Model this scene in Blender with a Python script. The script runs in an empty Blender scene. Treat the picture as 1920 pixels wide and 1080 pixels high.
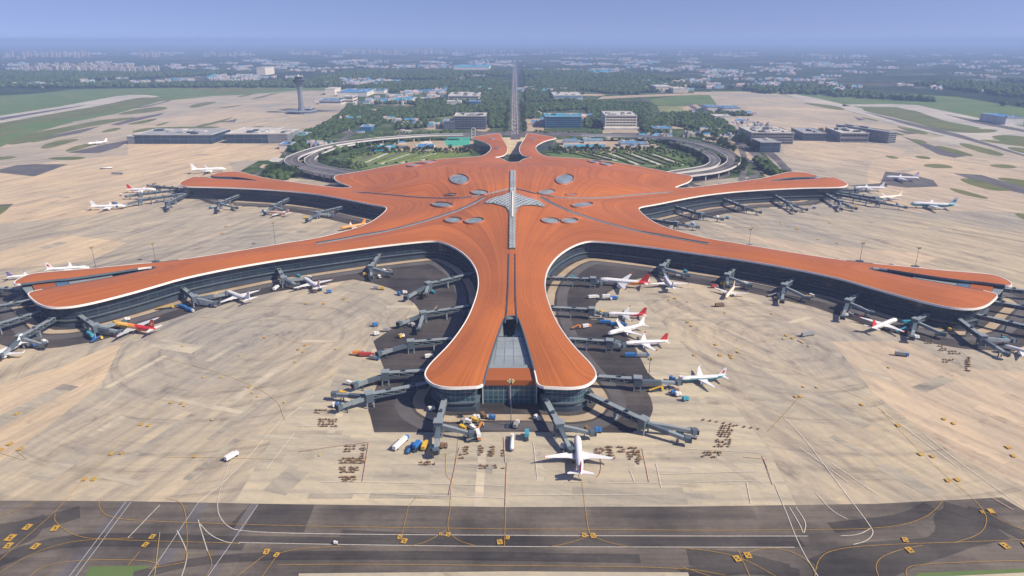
import bpy, math, random
import numpy as np
from mathutils import Vector, Matrix, noise
from mathutils.geometry import delaunay_2d_cdt
R = random.Random(7)
rad = math.radians
sc = bpy.context.scene
# ---------------------------------------------------------------- camera, sky, sun, exposure
F = 1280.0                     # focal length in pixels of the 1920 px wide frame
H = 240.0
PITCH, YAW = rad(20.0), rad(0.224)
CX = 2.7
cam_d = bpy.data.cameras.new('camera'); cam = bpy.data.objects.new('camera', cam_d)
sc.collection.objects.link(cam); sc.camera = cam
cam_d.sensor_width = 36.0; cam_d.lens = 36.0 * F / 1920.0
cam_d.clip_start = 1.0; cam_d.clip_end = 120000.0
cam.location = (CX, 0, H); cam.rotation_euler = (math.pi / 2 - PITCH, 0, YAW)
SUN_EL, SUN_AZ = rad(42), math.atan2(0.94, -0.34)      # azimuth measured from +y towards +x
sund = Vector((math.sin(SUN_AZ) * math.cos(SUN_EL), math.cos(SUN_AZ) * math.cos(SUN_EL), math.sin(SUN_EL)))
world = bpy.data.worlds.new('World'); sc.world = world; world.use_nodes = True
wn, wl = world.node_tree.nodes, world.node_tree.links
wn.clear()
wo = wn.new('ShaderNodeOutputWorld'); wb = wn.new('ShaderNodeBackground'); sky = wn.new('ShaderNodeTexSky')
sky.sky_type = 'NISHITA'; sky.sun_disc = False; sky.sun_elevation = SUN_EL; sky.sun_rotation = SUN_AZ
sky.air_density = 1.0; sky.dust_density = 0.6; sky.ozone_density = 4.0; sky.altitude = 0
tc = wn.new('ShaderNodeTexCoord'); vm = wn.new('ShaderNodeVectorMath'); vm.operation = 'ADD'; vm.inputs[1].default_value = (0, 0, 0.17)
wl.new(tc.outputs['Generated'], vm.inputs[0]); wl.new(vm.outputs[0], sky.inputs[0])
wmx = wn.new('ShaderNodeMix'); wmx.data_type = 'RGBA'; wmx.blend_type = 'MULTIPLY'; wmx.inputs[0].default_value = 1.0
wmx.inputs[7].default_value = (1.20, 0.96, 1.10, 1)
wl.new(sky.outputs[0], wmx.inputs[6]); wl.new(wmx.outputs[2], wb.inputs[0])
wb.inputs[1].default_value = 0.094; wl.new(wb.outputs[0], wo.inputs[0])
sl = bpy.data.lights.new('sun', 'SUN'); sun = bpy.data.objects.new('sun', sl); sc.collection.objects.link(sun)
sl.energy = 5.0; sl.angle = rad(0.6); sl.color = (1.0, 0.89, 0.71)
sun.rotation_euler = (-sund).to_track_quat('-Z', 'Y').to_euler(); sun.location = (0, 0, 900)
sc.view_settings.view_transform = 'Standard'; sc.view_settings.look = 'None'
sc.view_settings.gamma = 1.0; sc.view_settings.exposure = 0.36
sc.render.engine = 'CYCLES'
cy = sc.cycles; cy.use_denoising = True; cy.max_bounces = 5; cy.diffuse_bounces = 2; cy.glossy_bounces = 2
cy.transmission_bounces = 2; cy.volume_bounces = 1; cy.transparent_max_bounces = 4
sc.render.film_transparent = False

# ---------------------------------------------------------------- pixel -> plan survey of the site
Rm = cam.rotation_euler.to_matrix()
def P(px, py, h=0.0):
    d = Rm @ Vector(((px - 960.0) / F, -(py - 540.0) / F, -1.0))
    t = (h - H) / d.z
    return Vector((CX + d.x * t, d.y * t, h))
def XY(pts, h=0.0): return [tuple(P(x, y, h)[:2]) for x, y in pts]

# ---------------------------------------------------------------- helpers
C = sc.collection
class MB:
    def __init__(s): s.v, s.f, s.m, s.uv = [], [], [], None
    def add(s, vs, fs, m=0):
        n = len(s.v); s.v += [tuple(v) for v in vs]
        s.f += [tuple(i + n for i in f) for f in fs]; s.m += [m] * len(fs); return s
    def box(s, c, size, rz=0.0, m=0, taper=1.0):
        x, y, z = size[0] / 2, size[1] / 2, size[2] / 2; ca, sa = math.cos(rz), math.sin(rz); vs = []
        for k in (-1, 1):
            q = taper if k > 0 else 1.0
            for i, j in ((-1, -1), (1, -1), (1, 1), (-1, 1)):
                a, b = i * x * q, j * y * q
                vs.append((c[0] + a * ca - b * sa, c[1] + a * sa + b * ca, c[2] + k * z))
        return s.add(vs, [(3, 2, 1, 0), (4, 5, 6, 7), (0, 1, 5, 4), (1, 2, 6, 5), (2, 3, 7, 6), (3, 0, 4, 7)], m)
    def prism(s, poly, z0, z1, m=0, mt=None, bottom=True):
        n = len(poly)
        a = sum(poly[i][0] * poly[(i + 1) % n][1] - poly[(i + 1) % n][0] * poly[i][1] for i in range(n))
        if a < 0: poly = poly[::-1]
        vs = [(p[0], p[1], z0) for p in poly] + [(p[0], p[1], z1) for p in poly]
        s.add(vs, [(i, (i + 1) % n, n + (i + 1) % n, n + i) for i in range(n)], m)
        k = len(s.v) - 2 * n
        s.f.append(tuple(k + n + i for i in range(n))); s.m.append(m if mt is None else mt)
        if bottom: s.f.append(tuple(k + i for i in reversed(range(n)))); s.m.append(m)
        return s
    def tube(s, p, q, r0, r1=None, n=8, m=0, cap=True):
        r1 = r0 if r1 is None else r1; p, q = Vector(p), Vector(q); d = (q - p).normalized()
        u = d.orthogonal().normalized(); w = d.cross(u); vs = []
        for c, r in ((p, r0), (q, r1)):
            for i in range(n):
                a = 2 * math.pi * i / n; vs.append(c + u * (r * math.cos(a)) + w * (r * math.sin(a)))
        fs = [(i, (i + 1) % n, n + (i + 1) % n, n + i) for i in range(n)]
        if cap: fs += [tuple(reversed(range(n))), tuple(range(n, 2 * n))]
        return s.add(vs, fs, m)
    def beam(s, p, q, w, h, m=0, w2=None):
        """a box swept from p to q (centres of its floor line), w wide and h high"""
        p, q = Vector(p), Vector(q); d = q - p; n = Vector((-d.y, d.x, 0)).normalized()
        w2 = w if w2 is None else w2; vs = []
        for c, ww in ((p, w), (q, w2)):
            for sg, z in ((-1, 0), (1, 0), (1, h), (-1, h)):
                vs.append(c + n * (sg * ww / 2) + Vector((0, 0, z)))
        return s.add(vs, [(0, 1, 2, 3), (7, 6, 5, 4), (0, 4, 5, 1), (1, 5, 6, 2), (2, 6, 7, 3), (3, 7, 4, 0)], m)
    def loft(s, rings, m=0, closed=True, caps=True):
        k = len(s.v); n = len(rings[0])
        for r in rings: s.v += [tuple(p) for p in r]
        for j in range(len(rings) - 1):
            for i in range(n if closed else n - 1):
                a = k + j * n + i; b = k + j * n + (i + 1) % n
                s.f.append((a, b, b + n, a + n)); s.m.append(m(j, i) if callable(m) else m)
        if caps:
            s.f.append(tuple(k + i for i in reversed(range(n)))); s.m.append(m(0, 0) if callable(m) else m)
            s.f.append(tuple(k + (len(rings) - 1) * n + i for i in range(n))); s.m.append(m(len(rings) - 2, 0) if callable(m) else m)
        return s
    def build(s, name, mats, parent=None, smooth=False, uv=None):
        me = bpy.data.meshes.new(name); me.from_pydata(s.v, [], s.f); me.validate(clean_customdata=False)
        if not isinstance(mats, (list, tuple)): mats = [mats]
        for m in mats: me.materials.append(m)
        if len(mats) > 1 and len(me.polygons) == len(s.m): me.polygons.foreach_set('material_index', s.m)
        if smooth: me.polygons.foreach_set('use_smooth', [True] * len(me.polygons))
        if uv is not None:
            l = me.uv_layers.new(name='UVMap'); vi = np.empty(len(me.loops), dtype=np.int64); me.loops.foreach_get('vertex_index', vi)
            l.data.foreach_set('uv', np.asarray(uv, dtype=np.float32)[vi].ravel())
        me.update(); o = bpy.data.objects.new(name, me); C.objects.link(o)
        if parent: o.parent = parent
        return o
def tag(o, label, cat, group=None, kind=None):
    if label: o['label'] = label
    if cat: o['category'] = cat
    if group: o['group'] = group
    if kind: o['kind'] = kind
    return o
def struct(o, kind='structure', label=None):
    o['kind'] = kind
    if label: o['label'] = label
    return o
def empty(name, loc, rz=0.0, label=None, cat=None, group=None):
    o = bpy.data.objects.new(name, None); C.objects.link(o); o.location = loc; o.rotation_euler = (0, 0, rz)
    o.empty_display_size = 5
    return tag(o, label, cat, group)
def copy_tree(o, kids, parent=None):
    c = o.copy(); C.objects.link(c)
    if parent: c.parent = parent
    for ch in kids.get(o.name, []): copy_tree(ch, kids, c)
    return c
def kid_map(o):
    m = {}
    def w(a):
        m[a.name] = list(a.children)
        for b in a.children: w(b)
    w(o); return m

# ---------------------------------------------------------------- materials
def mat(name, col, rough=0.8, metal=0.0, var=0.0, vscale=0.05, col2=None, spec=0.4, coord='Object', thr=None):
    m = bpy.data.materials.new(name); m.use_nodes = True
    nt = m.node_tree; b = nt.nodes['Principled BSDF']
    b.inputs['Roughness'].default_value = rough; b.inputs['Metallic'].default_value = metal
    b.inputs['Specular IOR Level'].default_value = spec
    b.inputs['Base Color'].default_value = (*col, 1)
    if var or col2:
        t = nt.nodes.new('ShaderNodeTexCoord'); n = nt.nodes.new('ShaderNodeTexNoise'); n.inputs['Scale'].default_value = vscale
        n.inputs['Detail'].default_value = 6; n.inputs['Roughness'].default_value = 0.65
        r = nt.nodes.new('ShaderNodeValToRGB'); e = r.color_ramp.elements
        c2 = col2 if col2 else tuple(min(1, c * (1 + var)) for c in col)
        c1 = col if col2 else tuple(c * (1 - var) for c in col)
        lo, hi = thr or (0.35, 0.65)
        e[0].position = lo; e[0].color = (*c1, 1); e[1].position = hi; e[1].color = (*c2, 1)
        nt.links.new(t.outputs[coord], n.inputs['Vector']); nt.links.new(n.outputs['Fac'], r.inputs[0]); nt.links.new(r.outputs[0], b.inputs['Base Color'])
    return m
class NG:
    """small node-graph writer"""
    def __init__(s, name, rough=0.85, spec=0.3):
        s.m = bpy.data.materials.new(name); s.m.use_nodes = True; s.t = s.m.node_tree; s.b = s.t.nodes['Principled BSDF']
        s.b.inputs['Roughness'].default_value = rough; s.b.inputs['Specular IOR Level'].default_value = spec
        s.tc = s.t.nodes.new('ShaderNodeTexCoord')
    def n(s, k, **kw):
        o = s.t.nodes.new(k)
        for a, v in kw.items(): setattr(o, a, v)
        return o
    def L(s, a, b): s.t.links.new(a, b)
    def mapped(s, out='Object', rot=0.0, scale=(1, 1, 1)):
        v = s.tc.outputs[out]
        if rot:
            r = s.n('ShaderNodeMapping'); r.inputs['Rotation'].default_value = (0, 0, rot); s.L(v, r.inputs[0]); v = r.outputs[0]
        mp = s.n('ShaderNodeMapping'); mp.inputs['Scale'].default_value = scale
        s.L(v, mp.inputs[0]); return mp.outputs[0]
    def noise(s, vec, scale, detail=5, rough=0.6):
        o = s.n('ShaderNodeTexNoise'); o.inputs['Scale'].default_value = scale; o.inputs['Detail'].default_value = detail
        o.inputs['Roughness'].default_value = rough; s.L(vec, o.inputs['Vector']); return o.outputs['Fac']
    def ramp(s, fac, stops, interp='LINEAR'):
        r = s.n('ShaderNodeValToRGB'); e = r.color_ramp.elements; r.color_ramp.interpolation = interp
        while len(e) < len(stops): e.new(0.5)
        for q, (p, c) in zip(e, stops):
            q.position = p; q.color = (*c, 1) if not isinstance(c, float) else (c, c, c, 1)
        s.L(fac, r.inputs[0]); return r.outputs[0]
    def mix(s, fac, a, b, mode='MIX'):
        o = s.n('ShaderNodeMix'); o.data_type = 'RGBA'; o.blend_type = mode
        for v, i in ((fac, 0), (a, 6), (b, 7)):
            if isinstance(v, (int, float)): o.inputs[i].default_value = v
            elif isinstance(v, tuple): o.inputs[i].default_value = (*v, 1)
            else: s.L(v, o.inputs[i])
        return o.outputs[2]
    def brick(s, vec, w, h, c1, c2, mortar, ms=0.02, bias=0.0, offset=0.5):
        o = s.n('ShaderNodeTexBrick'); o.offset = offset; o.inputs['Scale'].default_value = 1.0
        o.inputs['Color1'].default_value = (*c1, 1); o.inputs['Color2'].default_value = (*c2, 1); o.inputs['Mortar'].default_value = (*mortar, 1)
        o.inputs['Mortar Size'].default_value = ms; o.inputs['Bias'].default_value = bias
        o.inputs['Brick Width'].default_value = w; o.inputs['Row Height'].default_value = h; o.inputs['Mortar Smooth'].default_value = 0.1
        s.L(vec, o.inputs['Vector']); return o
    def done(s, col):
        s.L(col, s.b.inputs['Base Color']); return s.m

def apron_mat(name, rot, base=(0.475, 0.405, 0.30), tone2=(0.37, 0.34, 0.29), warm=(0.56, 0.46, 0.335), polar=None):
    g = NG(name, 0.9, 0.2)
    v = g.mapped('Object', rot)
    br = g.brick(v, 46, 9.0, (0.84, 0.845, 0.86), (1.07, 1.06, 1.03), (0.84, 0.84, 0.84), 0.02, 0.0, 0.37)
    br2 = g.brick(v, 130, 27.0, (0.90, 0.91, 0.93), (1.07, 1.06, 1.04), (0.85, 0.85, 0.85), 0.006, 0.0, 0.61)
    big = g.noise(g.tc.outputs['Object'], 0.0045, 4, 0.55)
    big2 = g.noise(g.tc.outputs['Object'], 0.0016, 3, 0.5)
    st = g.noise(g.mapped('Object', rot, (0.007, 0.10, 1)), 1.0, 5, 0.65)
    st2 = g.noise(g.mapped('Object', rot + 0.5, (0.012, 0.16, 1)), 1.0, 6, 0.7)
    fine = g.noise(g.tc.outputs['Object'], 0.22, 5, 0.7)
    c = g.mix(g.ramp(big, [(0.38, 0.0), (0.62, 1.0)]), base, tone2)
    c = g.mix(g.ramp(big2, [(0.50, 0.0), (0.68, 0.8)]), c, warm)
    c = g.mix(0.75, c, br.outputs[0], 'MULTIPLY'); c = g.mix(0.7, c, br2.outputs[0], 'MULTIPLY')
    c = g.mix(1.0, c, g.ramp(st, [(0.30, (0.74, 0.75, 0.78)), (0.5, (1.0, 1.0, 1.0)), (0.72, (1.16, 1.13, 1.06))]), 'MULTIPLY')
    c = g.mix(0.8, c, g.ramp(st2, [(0.33, (0.84, 0.85, 0.88)), (0.5, (1.0, 1.0, 1.0)), (0.68, (1.09, 1.06, 1.0))]), 'MULTIPLY')
    if polar:
        sb = g.n('ShaderNodeVectorMath'); sb.operation = 'SUBTRACT'; g.L(g.tc.outputs['Object'], sb.inputs[0]); pc = P(*polar); sb.inputs[1].default_value = (pc.x, pc.y, 0)
        sx = g.n('ShaderNodeSeparateXYZ'); g.L(sb.outputs[0], sx.inputs[0]); ln = g.n('ShaderNodeVectorMath'); ln.operation = 'LENGTH'; g.L(sb.outputs[0], ln.inputs[0])
        at = g.n('ShaderNodeMath'); at.operation = 'ARCTAN2'; g.L(sx.outputs[1], at.inputs[0]); g.L(sx.outputs[0], at.inputs[1])
        r1 = g.n('ShaderNodeMath'); r1.operation = 'MULTIPLY'; r1.inputs[1].default_value = 0.085; g.L(ln.outputs['Value'], r1.inputs[0])
        cb = g.n('ShaderNodeCombineXYZ'); g.L(r1.outputs[0], cb.inputs[0]); g.L(at.outputs[0], cb.inputs[1])
        arc = g.noise(cb.outputs[0], 1.0, 6, 0.72)
        c = g.mix(1.0, c, g.ramp(arc, [(0.36, (0.66, 0.67, 0.71)), (0.47, (0.95, 0.95, 0.97)), (0.56, (1.0, 1.0, 1.0)), (0.68, (1.15, 1.12, 1.05))]), 'MULTIPLY')
    stn = g.noise(g.mapped('Object', rot, (0.5, 1.0, 1)), 0.03, 7, 0.75)
    c = g.mix(1.0, c, g.ramp(stn, [(0.33, (0.60, 0.60, 0.63)), (0.43, (0.96, 0.96, 0.97)), (0.62, (1.0, 1.0, 1.0)), (0.72, (1.14, 1.12, 1.06))]), 'MULTIPLY')
    c = g.mix(0.8, c, g.ramp(fine, [(0.3, (0.9, 0.9, 0.9)), (0.7, (1.07, 1.06, 1.05))]), 'MULTIPLY')
    return g.done(c)
def asphalt_mat(name, base=(0.085, 0.080, 0.082), amt=1.0, rot=0.0):
    g = NG(name, 0.85, 0.25)
    big = g.noise(g.tc.outputs['Object'], 0.02, 4); st = g.noise(g.mapped('Object', rot, (0.012, 0.22, 1)), 1.0, 5, 0.7); fine = g.noise(g.tc.outputs['Object'], 0.4, 4)
    c = g.mix(1.0, base, g.ramp(big, [(0.35, (0.62, 0.62, 0.66)), (0.65, (1.40, 1.36, 1.30))]), 'MULTIPLY')
    c = g.mix(amt, c, g.ramp(st, [(0.3, (0.74, 0.74, 0.76)), (0.72, (1.3, 1.27, 1.22))]), 'MULTIPLY')
    c = g.mix(0.7, c, g.ramp(fine, [(0.3, (0.85, 0.85, 0.85)), (0.7, (1.12, 1.12, 1.12))]), 'MULTIPLY')
    br = g.brick(g.mapped('Object', rot), 88, 30, (0.68, 0.68, 0.70), (1.25, 1.22, 1.18), (0.9, 0.9, 0.9), 0.006)
    c = g.mix(0.6 * amt, c, br.outputs[0], 'MULTIPLY')
    return g.done(c)
def roof_mat():
    g = NG('terracotta_roof_metal', 0.55, 0.35)
    uv = g.tc.outputs['UV']
    base = (0.43, 0.128, 0.029)
    n1 = g.noise(g.mapped('UV', 0, (0.55, 0.0022, 1)), 1.0, 4, 0.7)
    n2 = g.noise(g.mapped('UV', 0, (0.16, 0.0025, 1)), 1.0, 4, 0.6)
    big = g.noise(g.tc.outputs['Object'], 0.012, 4, 0.55)
    wv = g.n('ShaderNodeTexWave'); wv.wave_type = 'BANDS'; wv.bands_direction = 'X'; wv.inputs['Scale'].default_value = 0.042
    wv.inputs['Distortion'].default_value = 0.5; wv.inputs['Detail'].default_value = 2; wv.inputs['Detail Scale'].default_value = 0.02; g.L(uv, wv.inputs[0])
    c = g.mix(1.0, base, g.ramp(n1, [(0.30, (0.80, 0.77, 0.75)), (0.5, (1.0, 1.0, 1.0)), (0.66, (1.12, 1.22, 1.30))]), 'MULTIPLY')
    c = g.mix(1.0, c, g.ramp(n2, [(0.36, (0.88, 0.87, 0.87)), (0.66, (1.08, 1.09, 1.09))]), 'MULTIPLY')
    c = g.mix(0.9, c, g.ramp(big, [(0.35, (0.9, 0.9, 0.95)), (0.65, (1.08, 1.07, 1.02))]), 'MULTIPLY')
    c = g.mix(0.45, c, g.ramp(wv.outputs['Fac'], [(0.0, (0.55, 0.5, 0.5)), (0.035, (1.0, 1.0, 1.0)), (1.0, (1.0, 1.0, 1.0))]), 'MULTIPLY')
    return g.done(c)
def glasswall_mat(name, c1, c2, frame, w=6.0, h=4.2, ms=0.22, rough=0.18):
    g = NG(name, rough, 0.6)
    br = g.brick(g.mapped('UV'), w, h, c1, c2, frame, ms, 0.0, 0.0)
    big = g.noise(g.mapped('UV', 0, (0.02, 0.15, 1)), 1.0, 3)
    c = g.mix(0.8, br.outputs[0], g.ramp(big, [(0.35, (0.55, 0.6, 0.7)), (0.65, (1.25, 1.2, 1.15))]), 'MULTIPLY')
    return g.done(c)
def grid_mat(name, c1, c2, mortar, w, h, ms, rough=0.6, coord='Object', offset=0.0):
    g = NG(name, rough, 0.4)
    br = g.brick(g.mapped(coord), w, h, c1, c2, mortar, ms, 0.0, offset)
    return g.done(br.outputs[0])
def land_mat():
    g = NG('countryside', 0.95, 0.1)
    o = g.tc.outputs['Object']
    vo = g.n('ShaderNodeTexVoronoi'); vo.inputs['Scale'].default_value = 0.0035; g.L(g.mapped('Object', 0.12, (0.7, 1, 1)), vo.inputs['Vector'])
    n = g.noise(o, 0.0011, 6, 0.62); n2 = g.noise(o, 0.009, 6, 0.7); n3 = g.noise(g.mapped('Object', 0, (0.6, 1.0, 1)), 0.0028, 7, 0.72)
    fields = g.ramp(vo.outputs['Color'], [(0.0, (0.035, 0.062, 0.026)), (0.3, (0.055, 0.085, 0.032)), (0.5, (0.10, 0.12, 0.05)), (0.62, (0.035, 0.065, 0.03)), (0.9, (0.13, 0.12, 0.075))], 'CONSTANT')
    woods = g.ramp(n2, [(0.3, (0.014, 0.030, 0.013)), (0.7, (0.04, 0.072, 0.026))])
    c = g.mix(g.ramp(n, [(0.46, 0.0), (0.54, 1.0)]), woods, fields)
    town = g.ramp(n2, [(0.35, (0.06, 0.085, 0.05)), (0.5, (0.24, 0.22, 0.19)), (0.62, (0.46, 0.43, 0.40)), (0.75, (0.12, 0.13, 0.10))])
    c = g.mix(g.ramp(n3, [(0.565, 0.0), (0.60, 1.0)]), c, town)
    c = g.mix(0.6, c, g.ramp(n2, [(0.3, (0.6, 0.6, 0.6)), (0.7, (1.25, 1.25, 1.25))]), 'MULTIPLY')
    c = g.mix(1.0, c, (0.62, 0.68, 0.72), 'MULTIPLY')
    return g.done(c)
M = {}
M['land'] = land_mat()
M['apron_l'] = apron_mat('apron_concrete_west', rad(-72), warm=(0.56, 0.455, 0.33), polar=(470, 640))
M['apron_w'] = apron_mat('apron_concrete_warm', rad(-72), base=(0.56, 0.44, 0.305), tone2=(0.50, 0.41, 0.30), warm=(0.62, 0.47, 0.31))
M['apron_e'] = apron_mat('apron_concrete_warm_east', rad(60), base=(0.53, 0.425, 0.315), tone2=(0.47, 0.39, 0.30), warm=(0.56, 0.44, 0.31))
M['apron_m'] = apron_mat('apron_concrete_middle', rad(0), base=(0.475, 0.42, 0.32), tone2=(0.44, 0.395, 0.31), warm=(0.50, 0.43, 0.31))
M['apron_r'] = apron_mat('apron_concrete_east', rad(60), polar=(1450, 640), warm=(0.58, 0.47, 0.345))
M['runway'] = apron_mat('runway_concrete', rad(8), base=(0.50, 0.46, 0.40), tone2=(0.42, 0.40, 0.38), warm=(0.55, 0.47, 0.37))
M['taxi'] = asphalt_mat('taxiway_asphalt', (0.115, 0.103, 0.093))
M['taxi2'] = asphalt_mat('patched_asphalt', (0.062, 0.058, 0.057))
M['asph'] = asphalt_mat('service_asphalt', (0.060, 0.055, 0.057), 0.9)
M['road'] = asphalt_mat('road_asphalt', (0.115, 0.11, 0.118), 0.4)
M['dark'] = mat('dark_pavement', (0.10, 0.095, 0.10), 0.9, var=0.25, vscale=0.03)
M['grass'] = mat('airfield_grass', (0.095, 0.125, 0.045), 0.95, col2=(0.165, 0.165, 0.075), vscale=0.012, spec=0.1)
M['lush'] = mat('green_grass', (0.085, 0.15, 0.05), 0.95, col2=(0.14, 0.18, 0.075), vscale=0.008, spec=0.1)
M['park'] = mat('park_ground', (0.035, 0.07, 0.022), 0.95, col2=(0.17, 0.18, 0.10), vscale=0.025, spec=0.1, thr=(0.48, 0.70))
M['earth'] = mat('bare_earth', (0.33, 0.25, 0.17), 0.95, col2=(0.46, 0.38, 0.28), vscale=0.03, spec=0.1)
M['slab_d'] = apron_mat('repaired_slab_grey', rad(10), base=(0.40, 0.36, 0.29), tone2=(0.37, 0.335, 0.275), warm=(0.41, 0.37, 0.29))
M['slab_l'] = apron_mat('repaired_slab_pale', rad(10), base=(0.52, 0.46, 0.36), tone2=(0.49, 0.44, 0.35), warm=(0.54, 0.47, 0.36))
M['white'] = mat('white_marking', (0.50, 0.47, 0.43), 0.7, var=0.18, vscale=0.6)
M['whitef'] = mat('faded_white_marking', (0.62, 0.57, 0.49), 0.8, var=0.2, vscale=0.6)
M['yellow'] = mat('yellow_marking', (0.46, 0.27, 0.04), 0.7, var=0.2, vscale=0.5)
M['yellowf'] = mat('faded_yellow_marking', (0.50, 0.37, 0.14), 0.8, var=0.25, vscale=0.5)
M['red'] = mat('red_marking', (0.52, 0.33, 0.26), 0.8, var=0.25, vscale=0.5)
M['black'] = mat('black_paint', (0.03, 0.03, 0.03), 0.7)
M['roof'] = roof_mat()
M['fascia'] = mat('white_fascia', (0.78, 0.74, 0.69), 0.5, var=0.06, vscale=0.05)
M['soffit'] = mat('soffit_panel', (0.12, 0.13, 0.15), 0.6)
M['wall'] = glasswall_mat('curtain_wall_glass', (0.010, 0.020, 0.036), (0.020, 0.036, 0.058), (0.055, 0.07, 0.09), 9.0, 4.6, 0.25)
M['wallf'] = glasswall_mat('south_wall_glass', (0.03, 0.085, 0.115), (0.05, 0.12, 0.15), (0.20, 0.25, 0.27), 3.6, 3.4, 0.22)
M['glass'] = mat('skylight_glass', (0.22, 0.27, 0.29), 0.2, var=0.35, vscale=0.08, spec=0.7)
M['glassl'] = mat('link_roof_glass', (0.27, 0.31, 0.335), 0.35, var=0.12, vscale=0.05, spec=0.6)
M['glassb'] = mat('blue_glass', (0.10, 0.19, 0.32), 0.25, var=0.15, vscale=0.05, spec=0.6)
M['curb'] = mat('skylight_shadow_curb', (0.36, 0.12, 0.06), 0.6)
M['lattice'] = mat('lattice_white', (0.52, 0.53, 0.53), 0.5)
M['steel'] = mat('blue_grey_steel', (0.085, 0.115, 0.145), 0.5, var=0.15, vscale=0.1, spec=0.5)
M['steell'] = mat('pale_grey_steel', (0.23, 0.27, 0.295), 0.5, var=0.12, vscale=0.1, spec=0.5)
M['steeld'] = mat('dark_steel', (0.045, 0.065, 0.09), 0.45, var=0.2, vscale=0.1, spec=0.5)
M['win'] = mat('dark_window', (0.02, 0.03, 0.045), 0.15, spec=0.7)
M['tyre'] = mat('rubber', (0.02, 0.02, 0.02), 0.9)

# ---------------------------------------------------------------- terminal outline (surveyed at roof-edge height)
RH = 21.0
right_px = [(970,592),(977,608),(990,650),(1005,705),(1008,724),
 (1040,726),(1070,727),(1095,724),(1110,716),(1118,705),(1117,697),(1112,688),(1103,677),(1090,664),(1073,646),(1055,622),(1040,597),(1030,572),(1024,552),(1021,532),(1024,512),(1031,497),(1042,483),(1058,470),(1078,459),(1100,452),(1120,452),
 (1160,456),(1220,463),(1300,474),(1427,492),(1567,519),(1647,543),(1713,561),(1763,573),(1795,578),(1827,579),(1850,573),(1866,560),(1872,552),
 (1855,547),(1790,535),(1742,527),(1715,522),(1670,513),(1628,505),
 (1634,500),(1715,513),(1797,525),(1828,527),(1867,532),(1896,536),(1897,531),(1892,527),(1883,522),(1867,516),(1847,513),(1767,507),(1700,500),(1600,491),(1500,476),(1400,459),(1330,448),
 (1300,441),(1260,430),(1240,423),(1223,415),(1207,403),(1199,395),(1197,390),(1204,387),(1230,383),(1273,374),(1330,364),(1400,357),(1500,352),(1567,351),(1583,350),(1590,346),(1587,342),(1567,333),(1558,332),
 (1517,336),(1467,338),(1438,340),(1464,335),(1490,332),(1534,332),(1523,326),(1507,323),(1480,322),(1463,326),(1432,334),(1405,338),(1347,346),(1313,350),(1283,353),(1262,352),
 (1278,346),(1292,341),(1299,334),(1295,329),(1280,327),(1250,322),(1210,314),(1170,307),(1120,300),(1070,296),(1027,294),(1013,289),(1006,282),(1004,276),(1008,271),(1022,264),(1044,259),(1040,257),(1008,252),(988,249),(985,258),(977,270),(973,278),(975,287),(983,293),(1000,295),(985,297),(977,301),(973,304)]
def resample(pts, step):
    out = []
    for i in range(len(pts)):
        a, b = Vector(pts[i]), Vector(pts[(i + 1) % len(pts)]); n = max(1, int((b - a).length / step))
        for k in range(n): out.append(tuple(a.lerp(b, k / n)))
    return out
def chaikin(pts, closed=True):
    out = []; n = len(pts)
    for i in range(n if closed else n - 1):
        a, b = Vector(pts[i]), Vector(pts[(i + 1) % n]); out += [tuple(a.lerp(b, 0.25)), tuple(a.lerp(b, 0.75))]
    if not closed: out = [pts[0]] + out + [pts[-1]]
    return out
hr = XY(right_px, RH)
outline = hr + [(-x, y) for x, y in reversed(hr)]
outline = chaikin(chaikin(outline)); 
def dedupe(pts, eps):
    out = [pts[0]]
    for p in pts[1:]:
        if (Vector(p) - Vector(out[-1])).length > eps: out.append(p)
    if (Vector(out[0]) - Vector(out[-1])).length < eps: out.pop()
    return out
outline = dedupe(resample(outline, 14.0), 0.6)
if sum(outline[i][0] * outline[(i + 1) % len(outline)][1] - outline[(i + 1) % len(outline)][0] * outline[i][1] for i in range(len(outline))) < 0: outline = outline[::-1]
OA = np.array(outline)
def seg_dist(Q, A, B):
    """distance of points Q (n,2) from the segments A-B"""
    best = np.full(len(Q), 1e9); arg = np.zeros(len(Q), dtype=int); d = B - A; L2 = np.maximum((d ** 2).sum(1), 1e-9)
    for k in range(len(A)):
        t = np.clip(((Q - A[k]) @ d[k]) / L2[k], 0, 1); w = Q - (A[k] + t[:, None] * d[k]); r = np.hypot(w[:, 0], w[:, 1])
        u = r < best; best[u] = r[u]; arg[u] = k
    return best, arg
def inside(Q, poly):
    x, y = Q[:, 0], Q[:, 1]; c = np.zeros(len(Q), dtype=bool); n = len(poly)
    for i in range(n):
        x0, y0 = poly[i]; x1, y1 = poly[(i + 1) % n]
        if y0 == y1: continue
        c ^= ((y0 > y) != (y1 > y)) & (x < (x1 - x0) * (y - y0) / (y1 - y0) + x0)
    return c
ob = np.roll(OA, -1, 0)
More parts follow.
